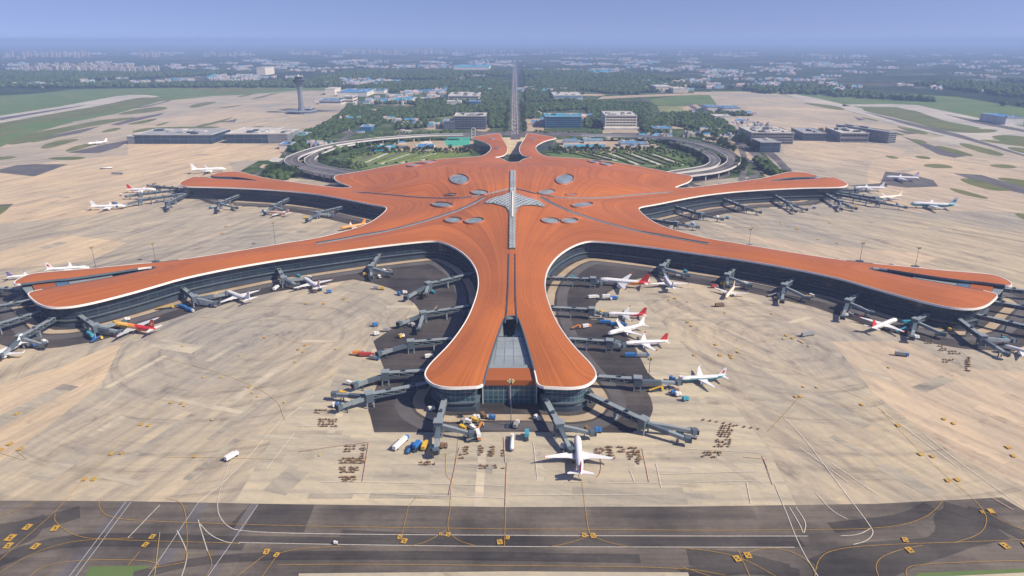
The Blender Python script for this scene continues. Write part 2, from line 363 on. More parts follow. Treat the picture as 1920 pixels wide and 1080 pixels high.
# seams between the roof shells (east side; mirrored)
seam1 = XY([(1015,378),(1035,388),(1067,400),(1127,412),(1190,423),(1237,431),(1290,441),(1330,448)], RH + 6)
seam2 = XY([(968,364),(1000,371),(1038,374),(1062,373),(1157,363),(1200,358),(1253,352),(1262,352)], RH + 6)
seamS = XY([(966,470),(966,530),(967,560),(970,590)], RH + 8)
seams = [seam1, seam2]
seams += [[(-x, y) for x, y in s] for s in seams]
SA = np.array([s[i] for s in seams for i in range(len(s) - 1)]); SB = np.array([s[i + 1] for s in seams for i in range(len(s) - 1)])
def roof_h(Q):
    Q = np.atleast_2d(np.asarray(Q, dtype=float)); d, _ = seg_dist(Q, OA, ob); t = np.clip(d / 185.0, 0, 1)
    s, _ = seg_dist(Q, SA, SB)
    A_ = np.interp(Q[:, 1], [700, 1000], [25.0, 17.0])
    return RH + 1.2 * np.clip(d / 12, 0, 1) + A_ * t * t * (3 - 2 * t) - 5.0 * np.exp(-(s / 20.0) ** 2) * np.clip(d / 40, 0, 1)
def PR(px, py):
    h = RH + 8
    for _ in range(8): p = P(px, py, h); h = 0.5 * h + 0.5 * float(roof_h([p[:2]])[0])
    return P(px, py, h)

terminal = empty('airport_terminal', (0, 900, 0), 0, 'vast starfish-shaped terminal with terracotta roof and six arms', 'airport terminal')
TP = Vector((0, -900, 0))
def tbuild(mb, name, mats, parent=None, **k):
    o = mb.build(name, mats, parent or terminal, **k); o.location = TP if parent is None else (0, 0, 0); return o
# roof shell
xs = np.arange(OA[:, 0].min(), OA[:, 0].max(), 7.0); ys = np.arange(OA[:, 1].min(), OA[:, 1].max(), 7.0)
G = np.array([(x + (3.5 if j % 2 else 0), y) for j, y in enumerate(ys) for x in xs]); G = G[inside(G, outline)]
gd, _ = seg_dist(G, OA, ob); G = G[gd > 4.0]
sn = []
for s in seams:
    for i in range(len(s) - 1):
        a, b = Vector(s[i]), Vector(s[i + 1]); n = max(1, int((b - a).length / 6))
        sn += [tuple(a.lerp(b, k / n)) for k in range(n)]
sn = np.array(sn); sd, _ = seg_dist(sn, OA, ob); sn = sn[(sd > 3) & inside(sn, outline)]
allp = [Vector(p) for p in outline] + [Vector(p) for p in G] + [Vector(p) for p in sn]
n0 = len(outline)
vo, eo, fo, _, _, _ = delaunay_2d_cdt(allp, [(i, (i + 1) % n0) for i in range(n0)], [], 1, 0.01)
V2 = np.array([tuple(v) for v in vo]); hh = roof_h(V2); dd, aa = seg_dist(V2, OA, ob)
cum = np.concatenate([[0], np.cumsum(np.hypot(*(ob - OA).T))])[:-1]
chains = [XY(right_px[11:36], RH), XY(right_px[40:46], RH) + XY(right_px[46:51], RH), XY(right_px[55:77], RH), XY(right_px[80:87], RH), XY(right_px[88:110], RH), XY(right_px[4::-1], RH) + [(0.0, XY(right_px[:1], RH)[0][1] + 40), (0.0, XY([(961, 300)], RH)[0][1])]]
Va = np.abs(V2 * (1, 0)) + V2 * (0, 1); CD = []
for ch in chains:
    ca_ = np.array(ch); q_, _ = seg_dist(Va, ca_[:-1], ca_[1:]); CD.append(q_)
CD = np.sort(np.array(CD), 0); ulat = CD[0] / (CD[0] + CD[1] + 1e-6)
uv = np.stack([ulat * 110, cum[aa] + ((V2 - OA[aa]) * (ob[aa] - OA[aa])).sum(1) / np.maximum(np.hypot(*(ob[aa] - OA[aa]).T), 1e-6)], 1)
cen = np.array([V2[list(f)].mean(0) for f in fo]); keep = inside(cen, outline)
mb = MB(); mb.v = [(V2[i][0], V2[i][1], hh[i]) for i in range(len(V2))]; mb.f = [tuple(f) for f, k in zip(fo, keep) if k]; mb.m = [0] * len(mb.f)
roof_o = tbuild(mb, 'roof', M['roof'], smooth=True, uv=uv); roof_o['label'] = 'curved terracotta metal roof'
# fascia + soffit + walls: rings along the outline
nrm = []
for i in range(n0):
    a = Vector(outline[i - 1]); b = Vector(outline[(i + 1) % n0]); d = (b - a).normalized(); nrm.append(Vector((-d.y, d.x)))   # inward for ccw
def ring(off, z): return [(outline[i][0] + nrm[i].x * off, outline[i][1] + nrm[i].y * off, z) for i in range(n0)]
def bands(rings, m=0):
    b = MB()
    for r in rings: b.v += r
    for j in range(len(rings) - 1):
        for i in range(n0):
            k = (i + 1) % n0; b.f.append((j * n0 + i, j * n0 + k, (j + 1) * n0 + k, (j + 1) * n0 + i)); b.m.append(m)
    return b
fb_ = (bands([ring(0.5, RH + 0.2), ring(-0.4, RH + 0.35), ring(-0.7, RH - 1.5), ring(0.9, RH - 1.8)]))
SLOT = [XY(q, RH) for q in ([(930,580),(985,580),(1003,712),(1004,721),(905,721),(910,700)], [(1612,490),(1636,503),(1735,513),(1845,526),(1880,533),(1864,545),(1800,541),(1700,522),(1600,508)], [(1425,338),(1470,331),(1536,328),(1550,334),(1500,340),(1430,344)])]
SLOT += [[(-x, y) for x, y in q] for q in SLOT[1:]]
far = np.zeros(n0, dtype=bool)
for q in SLOT: far |= inside(OA, q)
for k_, f_ in enumerate(fb_.f):
    if far[f_[0] % n0] or far[f_[1] % n0]: fb_.m[k_] = 1
tbuild(fb_, 'roof_edge', [M['fascia'], M['steel']])
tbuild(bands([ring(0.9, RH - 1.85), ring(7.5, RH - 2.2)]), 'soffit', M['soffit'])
wr = []
cc = list(cum) + [cum[-1] + 14]
for z in (0.0, RH - 2.0): wr.append(ring(5.5, z))
wallmb = MB(); uvw = []
for i in range(n0):
    k = (i + 1) % n0; base = len(wallmb.v)
    wallmb.v += [wr[0][i], wr[0][k], wr[1][k], wr[1][i]]; wallmb.f.append((base, base + 1, base + 2, base + 3))
    c0, c1 = cc[i], cc[i] + (Vector(outline[k]) - Vector(outline[i])).length; uvw += [(c0, 0), (c1, 0), (c1, RH - 2), (c0, RH - 2)]
    my = (wr[0][i][1] + wr[0][k][1]) / 2; mx = abs(wr[0][i][0] + wr[0][k][0]) / 2
    wallmb.m.append(1 if (my < 450 and mx < 60) else 0)
tbuild(wallmb, 'glass_wall', [M['wall'], M['wallf']], uv=uvw)
# concourse ledge that runs round the walls at mid height, and its pale bands
tbuild(bands([ring(3.2, 6.2), ring(3.2, 6.9), ring(5.6, 6.9)]), 'ledge', M['steel'])
tbuild(bands([ring(3.6, 0.0), ring(3.6, 3.2), ring(5.6, 3.2)]), 'plinth', M['steeld'])
tbuild(bands([ring(4.9, 12.2), ring(4.9, 12.9), ring(5.6, 12.9)]), 'floor_band', M['steeld'])
# ---- links between the two blades of each arm
def quad(mbx, pts, h, m=0, t=0.8, mir=False):
    q = XY(pts, h)
    if mir: q = [(-x, y) for x, y in q]
    mbx.prism(q, h - t, h, m)
def link(name, pts, h, mt, mir=False, t=1.0, lab=None):
    b = MB(); quad(b, pts, h, 0, t, mir); o = tbuild(b, name, mt)
    if lab: o['label'] = lab
    return o
link('link_roof', [(920,632),(991,632),(1002,684),(908,684)], 17, M['glassl'], lab='grey glazed roof between the southern blades')
link('link_roof', [(906,684),(1004,684),(1009,700),(902,700)], 18.2, M['steell'], t=3)
link('link_roof', [(905,690),(1006,690),(1012,713),(900,713)], 18.9, M['roof'], t=4, lab='terracotta panel at the southern tip')
link('link_floor', [(935,592),(980,592),(992,640),(925,640)], 9, M['win'])
link('link_roof', [(940,584),(975,584),(979,597),(936,597)], 19.5, M['steell'])
b = MB()
for x0, x1 in ((926, 944), (966, 988)): b.prism(XY([(x0 + 4, 597), (x1 - 2, 597), (x1, 630), (x0 - 2, 630)], 15), 9, 15)
tbuild(b, 'link_side_roof', M['glassl'])
b = MB()          # seams lines on the grey link roof
for t in (0.2, 0.4, 0.6, 0.8):
    a_ = P(921 + 69 * t, 629, 17.0); c_ = P(908 + 94 * t, 684, 17.0); b.beam(a_, c_, 0.4, 0.25)
for y in (640, 653, 668): b.beam(P(918, y, 17.0), P(995, y, 17.0), 0.35, 0.3)
tbuild(b, 'link_roof_rib', M['steell'])
b = MB(); pf = [P(905, 716, 17), P(1006, 716, 17)]      # front wall between the blades
for i, z in enumerate((0.0, 18.0)): b.v += [(pf[0].x, pf[0].y, z), (pf[1].x, pf[1].y, z)]
b.f = [(0, 1, 3, 2)]; b.m = [0]; w_ = (pf[1] - pf[0]).length
tbuild(b, 'south_glass_wall', M['wallf'], uv=[(0, 0), (w_, 0), (0, 18), (w_, 18)])
for px in (905, 957, 1006):
    b = MB(); a_ = P(px, 716, 17); b.box((a_.x, a_.y - 0.7, 9.8), (.8, .8, 19.6)); tbuild(b, 'wall_post', M['lattice'])
for mir in (False, True):
    link('link_floor', [(1632,501),(1718,512),(1718,524),(1628,506)], 12, M['steeld'], mir)
    link('link_roof', [(1712,511),(1800,523),(1790,538),(1712,524)], 17.5, M['glassl'], mir)
    link('link_roof', [(1801,524),(1822,526),(1815,541),(1791,538)], 17.8, M['glassb'], mir)
    link('link_roof', [(1823,526),(1866,531),(1857,549),(1816,541)], 17.8, M['roof'], mir)
    link('link_roof', [(1868,531),(1888,535),(1873,552),(1858,549)], 16.5, M['steell'], mir)
    link('link_floor', [(1440,339),(1500,331),(1520,336),(1467,339)], 15, M['steel'], mir)
    link('link_roof', [(1490,331),(1533,331),(1522,337),(1488,338)], 18, M['glassb'], mir)
# ---- skylights
def drape_ellipse(px, py, ax, ay, rot=0.0, n=28):
    pts = []
    for i in range(n):
        a = 2 * math.pi * i / n; q = PR(px + ax * math.cos(a) , py + ay * math.sin(a) + rot * ax * math.cos(a)); pts.append(q)
    return pts
sky_px = [(1059,337,17,9.5,-.06),(1025,361,16,4.6,-.05),(1072,366,11,1.8,.02),(1092,385,20,4.6,-.06),(1032,415,17,5.5,.08),(1068,415,16,5.2,0),(1116,304,13,2.2,.1),(1138,308,13,2.6,.12),
          (861,337,18,9.5,.06),(899,362,16,4.6,.05),(845,366,11,1.8,-.02),(829,385,20,4.6,.06),(889,415,18,5.5,-.08),(850,414,16,5.2,0),(776,310,13,2.4,-.1),(804,304,14,2.4,-.12),
          (923,260,7,1.3,0),(1000,260,6,1.2,0),(933,278,5,1.0,0)]
for s in sky_px:
    ring_ = drape_ellipse(*s); c = sum(ring_, Vector()) / len(ring_); n = len(ring_)
    cz = float(roof_h([c[:2]])[0]); b = MB()
    b.v = [(p.x, p.y, p.z + 0.5) for p in ring_] + [(c.x + (p.x - c.x) * .5, c.y + (p.y - c.y) * .5, p.z * .4 + cz * .6 + 0.9) for p in ring_] + [(c.x, c.y, cz + 1.1)]
    b.f = [(i, (i + 1) % n, n + (i + 1) % n, n + i) for i in range(n)] + [(n + i, n + (i + 1) % n, 2 * n) for i in range(n)]; b.m = [0] * len(b.f)
    so = tbuild(b, 'skylight', M['glass'], smooth=True)
    cb = MB(); T = 1.9 if s[2] > 8 else 1.0  # raised curb added to cast a sunken rim's shadow onto the glass
    o_ = [(p.x + (p.x - c.x) * 0.03, p.y + (p.y - c.y) * 0.03) for p in ring_]; i_ = [(p.x, p.y) for p in ring_]
    cb.v = [(o_[i][0] + (o_[i][0] - c.x) * .05, o_[i][1] + (o_[i][1] - c.y) * .05, ring_[i].z + .05) for i in range(n)] + [(*o_[i], ring_[i].z + T) for i in range(n)] + [(*i_[i], ring_[i].z + T) for i in range(n)] + [(*i_[i], ring_[i].z - .2) for i in range(n)]
    for j in range(3):
        for i in range(n): cb.f.append((j * n + i, j * n + (i + 1) % n, (j + 1) * n + (i + 1) % n, (j + 1) * n + i)); cb.m.append(0)
    cb.build('skylight_shadow_curb', M['curb'], so)
# ---- central spine skylight and star
def strip_on_roof(name, pts, w0, w1, lift, mt, step=5.0):
    P2 = []; b = MB()
    for p_, q_ in zip(pts[:-1], pts[1:]):
        a_, c_ = Vector(p_), Vector(q_); k_ = max(1, int((c_ - a_).length / step)); P2 += [tuple(a_.lerp(c_, i / k_)) for i in range(k_)]
    P2.append(pts[-1]); N = len(P2)
    q = [Vector(p) for p in P2]; L = []
    for i in range(N):
        d = (q[min(i + 1, N - 1)] - q[max(i - 1, 0)])
        d = d.normalized() if d.length > 1e-6 else Vector((0, 1)); nn = Vector((-d.y, d.x)); w = w0 + (w1 - w0) * i / max(1, N - 1)
        L += [tuple(q[i] + nn * w / 2), tuple(q[i] - nn * w / 2)]
    h = roof_h(L)
    for i in range(N):
        hm = max(h[2 * i], h[2 * i + 1])
        b.v += [(*L[2 * i], h[2 * i] - .4), (*L[2 * i], hm + lift), (*L[2 * i + 1], hm + lift), (*L[2 * i + 1], h[2 * i + 1] - .4)]
    for i in range(N - 1):
        for k in range(3): b.f.append((4 * i + k, 4 * i + k + 1, 4 * i + k + 5, 4 * i + k + 4)); b.m.append(0)
    return tbuild(b, name, mt)
spine = [tuple(PR(961, y)[:2]) for y in (321, 335, 350, 362, 375, 390, 410, 430, 450, 467)]
spine = [(0.0, y) for x, y in spine]
so = strip_on_roof('central_skylight', spine, 9.0, 6.6, 1.3, M['glass']); so['label'] = 'long glazed spine with white lattice'
# lattice bars over the spine
b = MB(); sp_len = abs(spine[-1][1] - spine[0][1]); k = 0; y = min(spine[0][1], spine[-1][1])
y1 = max(spine[0][1], spine[-1][1]); yy = y
while yy < y1:
    t = (yy - y) / (y1 - y); w = 6.6 + 2.4 * t; h = float(roof_h([(0, yy)])[0]) + 1.7
    h2 = float(roof_h([(0, min(yy + 5, y1))])[0]) + 1.7
    b.beam((-w / 2, yy, h), (w / 2, min(yy + 5, y1), h2), 0.55, 0.3); b.beam((w / 2, yy, h), (-w / 2, min(yy + 5, y1), h2), 0.55, 0.3)
    yy += 5
b2 = b; b2.build('lattice', M['lattice'], so)
strip_on_roof('ridge_rail', [(0.0, spine[3][1]), (0.0, spine[6][1])], 1.6, 1.6, 3.0, M['fascia'])
star_px = [(1018,378),(1004,374),(985,370),(972,365),(966,362),(953,362),(948,365),(936,369),(918,373),(906,378),(898,383),(915,382),(930,385),(944,388),(950,393),(953,402),(968,402),(971,393),(977,388),(990,386),(1006,386),(1024,388),(1034,390)]
sp = [tuple(PR(961 + (x - 961) * .86, y)[:2]) for x, y in star_px]; cs = Vector((0, sum(p[1] for p in sp) / len(sp)))
spr = [Vector(p) for p in resample(chaikin(sp), 4)]
ss = [cs + (p - cs) * t for t in (1.0, .8, .6, .4, .2) for p in spr] + [cs]
hs = roof_h([tuple(p) for p in ss]); n = len(spr); b = MB()
b.v = [(p.x, p.y, hs[i] + 1.0 + (0 if i < n else .5)) for i, p in enumerate(ss)]
for j in range(4):
    for i in range(n): b.f.append((j * n + i, j * n + (i + 1) % n, (j + 1) * n + (i + 1) % n, (j + 1) * n + i))
b.f += [(4 * n + i, 4 * n + (i + 1) % n, 5 * n) for i in range(n)]; b.m = [0] * len(b.f)
star = tbuild(b, 'star_skylight', M['glass']); star['label'] = 'star-shaped glass crown at the roof centre'
b = MB(); sparr = [tuple(p) for p in spr]
for k in range(-34, 35):
    for sgn in (1, -1):
        a0 = np.array([(k * 7.0 + sgn * (j - 20) * 2.0 * .6, cs.y + (j - 20) * 2.0) for j in range(41)])
        ins = inside(a0, sparr); run = []
        for j in range(41):
            if ins[j]: run.append(a0[j])
            if (not ins[j] or j == 40) and run:
                if len(run) > 1:
                    h_ = roof_h(run)
                    for i in range(0, len(run) - 1): b.beam((*run[i], h_[i] + 1.5), (*run[i + 1], h_[i + 1] + 1.5), 0.8, 0.35)
                run = []
b.build('lattice', M['lattice'], star)
for s in (seam1, [(-x, y) for x, y in seam1]):
    strip_on_roof('seam_skylight', s, 4.2, 2.2, 0.5, M['steell']); strip_on_roof('seam_gutter', [(x, y + 3.2) for x, y in s], 2.6, 2.0, 1.0, M['steeld'])
for s in (seam2, [(-x, y) for x, y in seam2]):
    strip_on_roof('shell_edge', s, 1.1, 1.3, 1.5, M['steell'])
for mx in (-1, 1):
    strip_on_roof('seam_gutter', [(mx * abs(x), y) for x, y in seamS], 1.0, 1.2, 0.5, M['steeld'])

# ---------------------------------------------------------------- ground
def sheet(name, px, z, mt, kind='structure', smooth=0, label=None, sub=None):
    pts = XY(px)
    for _ in range(smooth): pts = chaikin(pts)
    v, e, f, _, _, _ = delaunay_2d_cdt([Vector(p) for p in pts], [(i, (i + 1) % len(pts)) for i in range(len(pts))], [], 1, 0.001)
    b = MB(); b.v = [(p.x, p.y, z) for p in v]; b.f = [tuple(q) for q in f]; b.m = [0] * len(f)
    o = b.build(name, mt); o['kind'] = kind
    if label: o['label'] = label
    return o
b = MB(); S = 70000
b.v = [(-S, -2000, -0.3), (S, -2000, -0.3), (S, 2 * S, -0.3), (-S, 2 * S, -0.3)]; b.f = [(0, 1, 2, 3)]; b.m = [0]
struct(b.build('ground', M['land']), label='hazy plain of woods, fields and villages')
# airfield grass far sides
sheet('grass_field', [(-500,300),(-500,215),(-60,182),(60,176),(150,167),(290,165),(420,164),(640,163),(640,172),(560,200),(300,240),(0,300)], 0.00, M['lush'])
sheet('grass_field', [(1330,170),(1455,171),(1540,172),(1600,176),(1700,176),(1800,182),(1880,196),(1990,212),(2500,290),(2500,420),(1920,420),(1600,300)], 0.00, M['lush'])
# concrete: left
sheet('apron', [(-700,1150),(-700,330),(-80,300),(0,276),(60,250),(140,228),(215,214),(300,190),(400,180),(450,178),(500,174),(560,170),(650,170),(652,190),(640,212),(560,253),(520,282),(455,318),(445,328),(520,345),(640,372),(760,420),(820,470),(760,600),(640,690),(530,790),(440,942),(400,1150)], 0.06, M['apron_l'])
sheet('apron', [(401,1150),(440,942),(530,790),(640,690),(760,600),(822,470),(1100,470),(1200,560),(1330,700),(1440,842),(1492,945),(1560,1150)], 0.08, M['apron_m'])
sheet('apron', [(1560,1150),(1492,945),(1440,842),(1330,700),(1200,560),(1100,470),(1100,420),(1240,400),(1400,352),(1480,336),(1462,318),(1415,268),(1345,232),(1330,200),(1300,172),(1440,172),(1470,178),(1560,200),(1640,222),(1720,245),(1800,262),(1920,292),(2500,440),(2700,1150)], 0.07, M['apron_r'])
sheet('apron_patch', [(-60,330),(120,300),(260,290),(430,300),(440,330),(330,345),(300,380),(180,405),(-60,425)], 0.10, M['apron_w'], smooth=1)
sheet('apron_patch', [(-60,740),(20,715),(110,690),(230,640),(190,720),(90,800),(-20,880),(-60,900)], 0.10, M['apron_w'])
sheet('apron_patch', [(0,470),(120,440),(240,455),(170,490),(0,505)], 0.10, M['apron_w'])
sheet('apron_patch', [(1560,640),(1700,640),(1800,690),(1960,700),(1960,930),(1800,860),(1640,740)], 0.10, M['apron_e'])
sheet('apron_patch', [(1640,290),(1780,300),(1960,330),(1960,400),(1800,395),(1700,400),(1660,380),(1620,340)], 0.10, M['apron_e'], smooth=1)
sheet('apron_patch', [(1485,262),(1640,268),(1720,285),(1600,300),(1500,300),(1460,285)], 0.10, M['apron_e'], smooth=1)
sheet('apron_patch', [(1330,430),(1500,455),(1780,480),(1700,500),(1500,478)], 0.10, M['apron_e'])
sheet('apron_patch', [(240,270),(420,268),(540,275),(520,300),(380,305),(240,290)], 0.105, M['apron_w'])
# runways and taxiways of the far sides
RW = M['runway']
sheet('runway', [(-600,372),(-300,300),(0,217),(110,200),(220,180),(245,178),(275,178),(300,181),(250,188),(160,205),(0,231),(-300,330),(-600,410)], 0.10, RW)
sheet('runway', [(1455,172),(1470,173),(1540,186),(1600,200),(1700,222),(1800,245),(1930,278),(2300,360),(2300,382),(1920,292),(1800,262),(1690,236),(1600,210),(1520,192)], 0.12, RW)
sheet('runway', [(1580,196),(1665,195),(1720,197),(1760,206),(1830,220),(1930,240),(2400,330),(2400,356),(1930,256),(1840,240),(1770,226),(1715,208),(1680,201),(1580,199)], 0.12, RW)
sheet('taxiway', [(1840,240),(1878,246),(1870,252),(1840,262),(1800,266),(1760,262),(1790,254),(1830,251),(1875,248),(1880,243),(1930,252),(1930,262),(1890,254),(1850,262),(1800,272),(1740,262)], 0.14, RW)
DK = M['dark']
for q in ([(0,221),(110,204),(160,197),(150,200),(60,215),(0,226)],[(248,204),(300,193),(322,186),(318,190),(270,202)],[(206,234),(250,222),(310,211),(300,216),(222,235)],[(60,262),(140,245),(190,236),(150,250),(80,262)],
          [(1614,208),(1700,228),(1800,252),(1920,290),(1930,296),(1800,259),(1700,234)],[(1770,214),(1830,225),(1930,245),(1930,250),(1830,231)],[(1600,218),(1625,225),(1610,226)],[(1672,242),(1700,246),(1720,251),(1700,252)],
          [(0,324),(0,318),(30,310),(60,308),(128,308),(64,331)],[(127,286),(170,277),(200,270),(245,262),(222,277),(185,287),(140,287)],[(1690,255),(1740,270),(1815,292),(1790,296),(1760,290)],
          [(1660,322),(1700,325),(1750,338),(1760,350),(1700,352),(1650,346)],[(1590,348),(1660,343),(1665,350),(1620,352)],[(1787,325),(1840,328),(1880,340),(1930,352),(1930,366),(1860,350)],[(-40,386),(26,382),(0,402),(-60,420)],
          [(640,208),(562,212),(520,206),(540,203)],[(430,226),(445,223),(440,229),(405,230)]):
    sheet('dark_pavement', q, 0.17, DK)
GR = M['grass']
islands = [[(-60,240),(0,231),(100,213),(200,196),(250,184),(285,182),(318,186),(262,197),(200,210),(140,222),(60,229),(0,237),(-60,250)],
 [(13,270),(20,262),(60,249),(110,241),(180,226),(240,220),(262,220),(200,232),(120,247),(60,266),(22,272)],[(54,266),(110,254),(130,250),(100,260),(60,268)],
 [(214,216),(240,208),(290,200),(316,201),(310,206),(262,213)],[(232,234),(262,227),(297,221),(290,226),(262,233)],[(-30,252),(0,246),(62,240),(40,246),(0,255),(-30,262)],[(-30,240),(0,237),(60,232),(0,243),(-30,246)],
 [(72,278),(90,268),(120,262),(155,260),(130,268),(90,279)],[(120,283),(140,274),(175,267),(190,268),(160,277),(130,285)],[(188,248),(205,241),(232,239),(215,246),(192,249)],[(-20,296),(0,294),(36,293),(20,298),(0,300),(-20,302)],
 [(85,298),(110,294),(166,294),(150,300),(110,300)],[(243,248),(262,242),(275,240),(320,238),(420,237),(400,241),(310,244),(262,248)],[(288,236),(315,228),(318,229),(300,236)],[(-40,400),(0,386),(22,386),(0,404),(-40,420)],
 [(335,164.5),(420,176),(470,174),(440,172),(560,166),(440,165)],[(352,199),(380,192),(412,190),(385,198),(360,203)],[(438,183),(470,175),(485,174),(460,181)],[(468,186),(500,178),(530,171),(510,178),(480,186)],[(402,203),(440,198),(460,196),(430,202)],[(360,238),(425,223),(440,218),(420,228),(380,238)],
 [(450,244),(480,236),(500,237),(470,244)],
 [(1600,204),(1660,201),(1712,206),(1735,214),(1800,240),(1872,243),(1868,248),(1820,250),(1770,246),(1700,226)],
 [(1500,192),(1560,197),(1590,205),(1570,207),(1520,197)],[(1612,218),(1650,226),(1645,228),(1618,222)],[(1680,236),(1720,244),(1747,252),(1720,252),(1684,240)],[(1600,236),(1640,240),(1700,252),(1690,255),(1600,248)],
 [(1704,260),(1725,262),(1742,268),(1730,270),(1712,266)],[(1793,269),(1810,268),(1870,284),(1886,291),(1870,293),(1830,284)],[(1748,273),(1770,274),(1828,291),(1820,294),(1780,286)],[(1656,292),(1672,292),(1690,297),(1672,298)],
 [(1730,309),(1745,307),(1775,309),(1792,315),(1760,316),(1735,313)],[(1850,310),(1870,308),(1895,309),(1912,315),(1880,316)],[(1852,256),(1890,252),(1960,262),(1960,278),(1880,262)],[(1830,262),(1860,262),(1960,276),(1960,280),(1860,268)],[(1880,275),(1930,278),(1960,284),(1960,296),(1910,286)],
 [(1711,292),(1740,293),(1748,299),(1725,298)],[(1796,334),(1830,336),(1880,352),(1900,358),(1860,358),(1810,344)],[(1862,333),(1900,334),(1960,346),(1960,360),(1900,346)],[(1774,352),(1800,355),(1855,371),(1850,374),(1800,364)],[(1895,398),(1930,402),(1930,418)]]
for q in islands: sheet('grass_island', q, 0.20, GR, smooth=2)
sheet('grass_strip', [(160,1081),(168,1063),(278,1061),(270,1081),(255,1100),(160,1100)], 0.26, M['lush'])
sheet('grass_strip', [(1715,1081),(1722,1075),(1930,1066),(1930,1100),(1720,1100)], 0.27, M['lush'])
# foreground taxiway
sheet('taxiway', [(-500,1500),(-500,936),(0,939),(230,940),(500,945),(950,951),(1300,950),(1640,945),(1760,939),(1878,933),(1925,960),(2200,1100),(2200,1500)], 0.16, M['taxi'])
sheet('taxiway_patch', [(470,945),(590,947),(570,998),(445,998),(430,985)], 0.18, M['taxi2'])
sheet('taxiway_patch', [(440,1004),(640,1008),(1280,1012),(1500,1012),(1510,1026),(1280,1026),(640,1023),(440,1018)], 0.18, M['taxi2'])
sheet('taxiway_patch', [(-60,990),(60,975),(90,960),(80,1000),(40,1025),(-60,1040)], 0.18, M['taxi2'], smooth=2)
sheet('taxiway_patch', [(1745,960),(1760,1005),(1660,1030),(1600,1040),(1530,1060),(1520,1100),(1640,1100),(1700,1050),(1800,1030),(1850,1005),(1840,970),(1800,945)], 0.18, M['taxi2'], smooth=2)
for q in ([(230,940),(248,940),(135,1085),(100,1085)],[(372,943),(395,944),(300,1085),(270,1085)],[(485,945),(470,945),(375,1085),(400,1085)]): sheet('taxiway_strip', q, 0.19, M['road'])
sheet('taxiway_verge', [(560,1076),(960,1072),(1290,1074),(1300,1110),(560,1110)], 0.25, M['apron_m'])
sheet('taxiway_verge', [(1722,1084),(1930,1074),(1930,1110),(1722,1110)], 0.30, M['apron_m'])
# service asphalt around the building
ox = [q for q in right_px[4:40]] + [(1897,531)] + right_px[53:62] + right_px[62:76] + right_px[80:84] + [(1480,322),(1463,326),(1405,338),(1347,346),(1299,336)] + [(1295,329),(1250,322),(1170,307),(1070,296)]
oo = XY(ox, RH); oo = oo + [(-x, y) for x, y in reversed(oo)]; OO = np.array(oo); OB = np.roll(OO, -1, 0)
def contour_sheet(name, lo, hi, z, mt, cell=4.0, ymax=None):
    x0, x1 = OO[:, 0].min() - 60, OO[:, 0].max() + 60; y0, y1 = OO[:, 1].min() - 60, min(OO[:, 1].max() + 60, ymax or 9e9)
    nx, ny = int((x1 - x0) / cell) + 1, int((y1 - y0) / cell) + 1
    X, Y = np.meshgrid(x0 + np.arange(nx) * cell, y0 + np.arange(ny) * cell); Q = np.stack([X.ravel(), Y.ravel()], 1)
    d, _ = seg_dist(Q, OO, OB); ins = inside(Q, oo); d[ins] *= -1; D = d.reshape(ny, nx); b = MB()
    ymin = P(960, 811).y
    def clip(poly, f):
        out = []
        for i in range(len(poly)):
            p, q = poly[i], poly[(i + 1) % len(poly)]; a, c = f(p), f(q)
            if a >= 0: out.append(p)
            if (a >= 0) != (c >= 0): t = a / (a - c); out.append(tuple(p[k] + (q[k] - p[k]) * t for k in range(3)))
        return out
    for j in range(ny - 1):
        for i in range(nx - 1):
            c = (D[j, i], D[j, i + 1], D[j + 1, i + 1], D[j + 1, i]); mn, mx = min(c), max(c)
            if mx < lo or mn > hi or Y[j, i] < ymin or (Y[j, i] > 1000 and abs(X[j, i]) > 0 and hi > 30 and mx > 34): continue
            poly = [(X[j, i], Y[j, i], c[0]), (X[j, i + 1], Y[j, i + 1], c[1]), (X[j + 1, i + 1], Y[j + 1, i + 1], c[2]), (X[j + 1, i], Y[j + 1, i], c[3])]
            if mn < lo: poly = clip(poly, lambda p: p[2] - lo)
            if poly and mx > hi: poly = clip(poly, lambda p: hi - p[2])
            if len(poly) > 2: k = len(b.v); b.v += [(p[0], p[1], z) for p in poly]; b.f.append(tuple(range(k, k + len(poly)))); b.m.append(0)
    return struct(b.build(name, mt))
contour_sheet('service_road', -12, 40, 0.22, M['asph'], 5.0, 1330)
contour_sheet('pavement', 1.5, 9.5, 0.27, M['earth'], 4.0, 1330)
contour_sheet('road_surface', 12.0, 22.0, 0.25, M['dark'], 4.0, 1330)
sheet('service_road', [(690,762),(702,811),(860,811),(960,810),(1186,812),(1206,776),(1210,748),(1150,720),(960,740),(760,735)], 0.235, M['asph'])
sheet('service_road', [(700,640),(760,600),(800,590),(860,600),(830,690),(700,740),(720,690)], 0.236, M['asph'])
sheet('service_road', [(1050,600),(1130,600),(1185,640),(1215,700),(1250,730),(1180,740),(1100,700)], 0.237, M['asph'])
sheet('service_road', [(640,520),(680,495),(760,488),(830,500),(850,530),(800,600),(770,560),(720,535)], 0.238, M['asph'], smooth=1)
sheet('service_road', [(1060,600),(1030,540),(1060,500),(1120,492),(1200,497),(1330,512),(1300,522),(1200,516),(1120,560),(1110,600)], 0.239, M['asph'], smooth=1)
sheet('service_road', [(-60,560),(30,556),(110,600),(150,630),(130,640),(60,640),(-60,640)], 0.236, M['asph'])
sheet('service_road', [(1790,600),(1850,575),(1990,560),(1990,660),(1880,640),(1830,640)], 0.236, M['asph'])
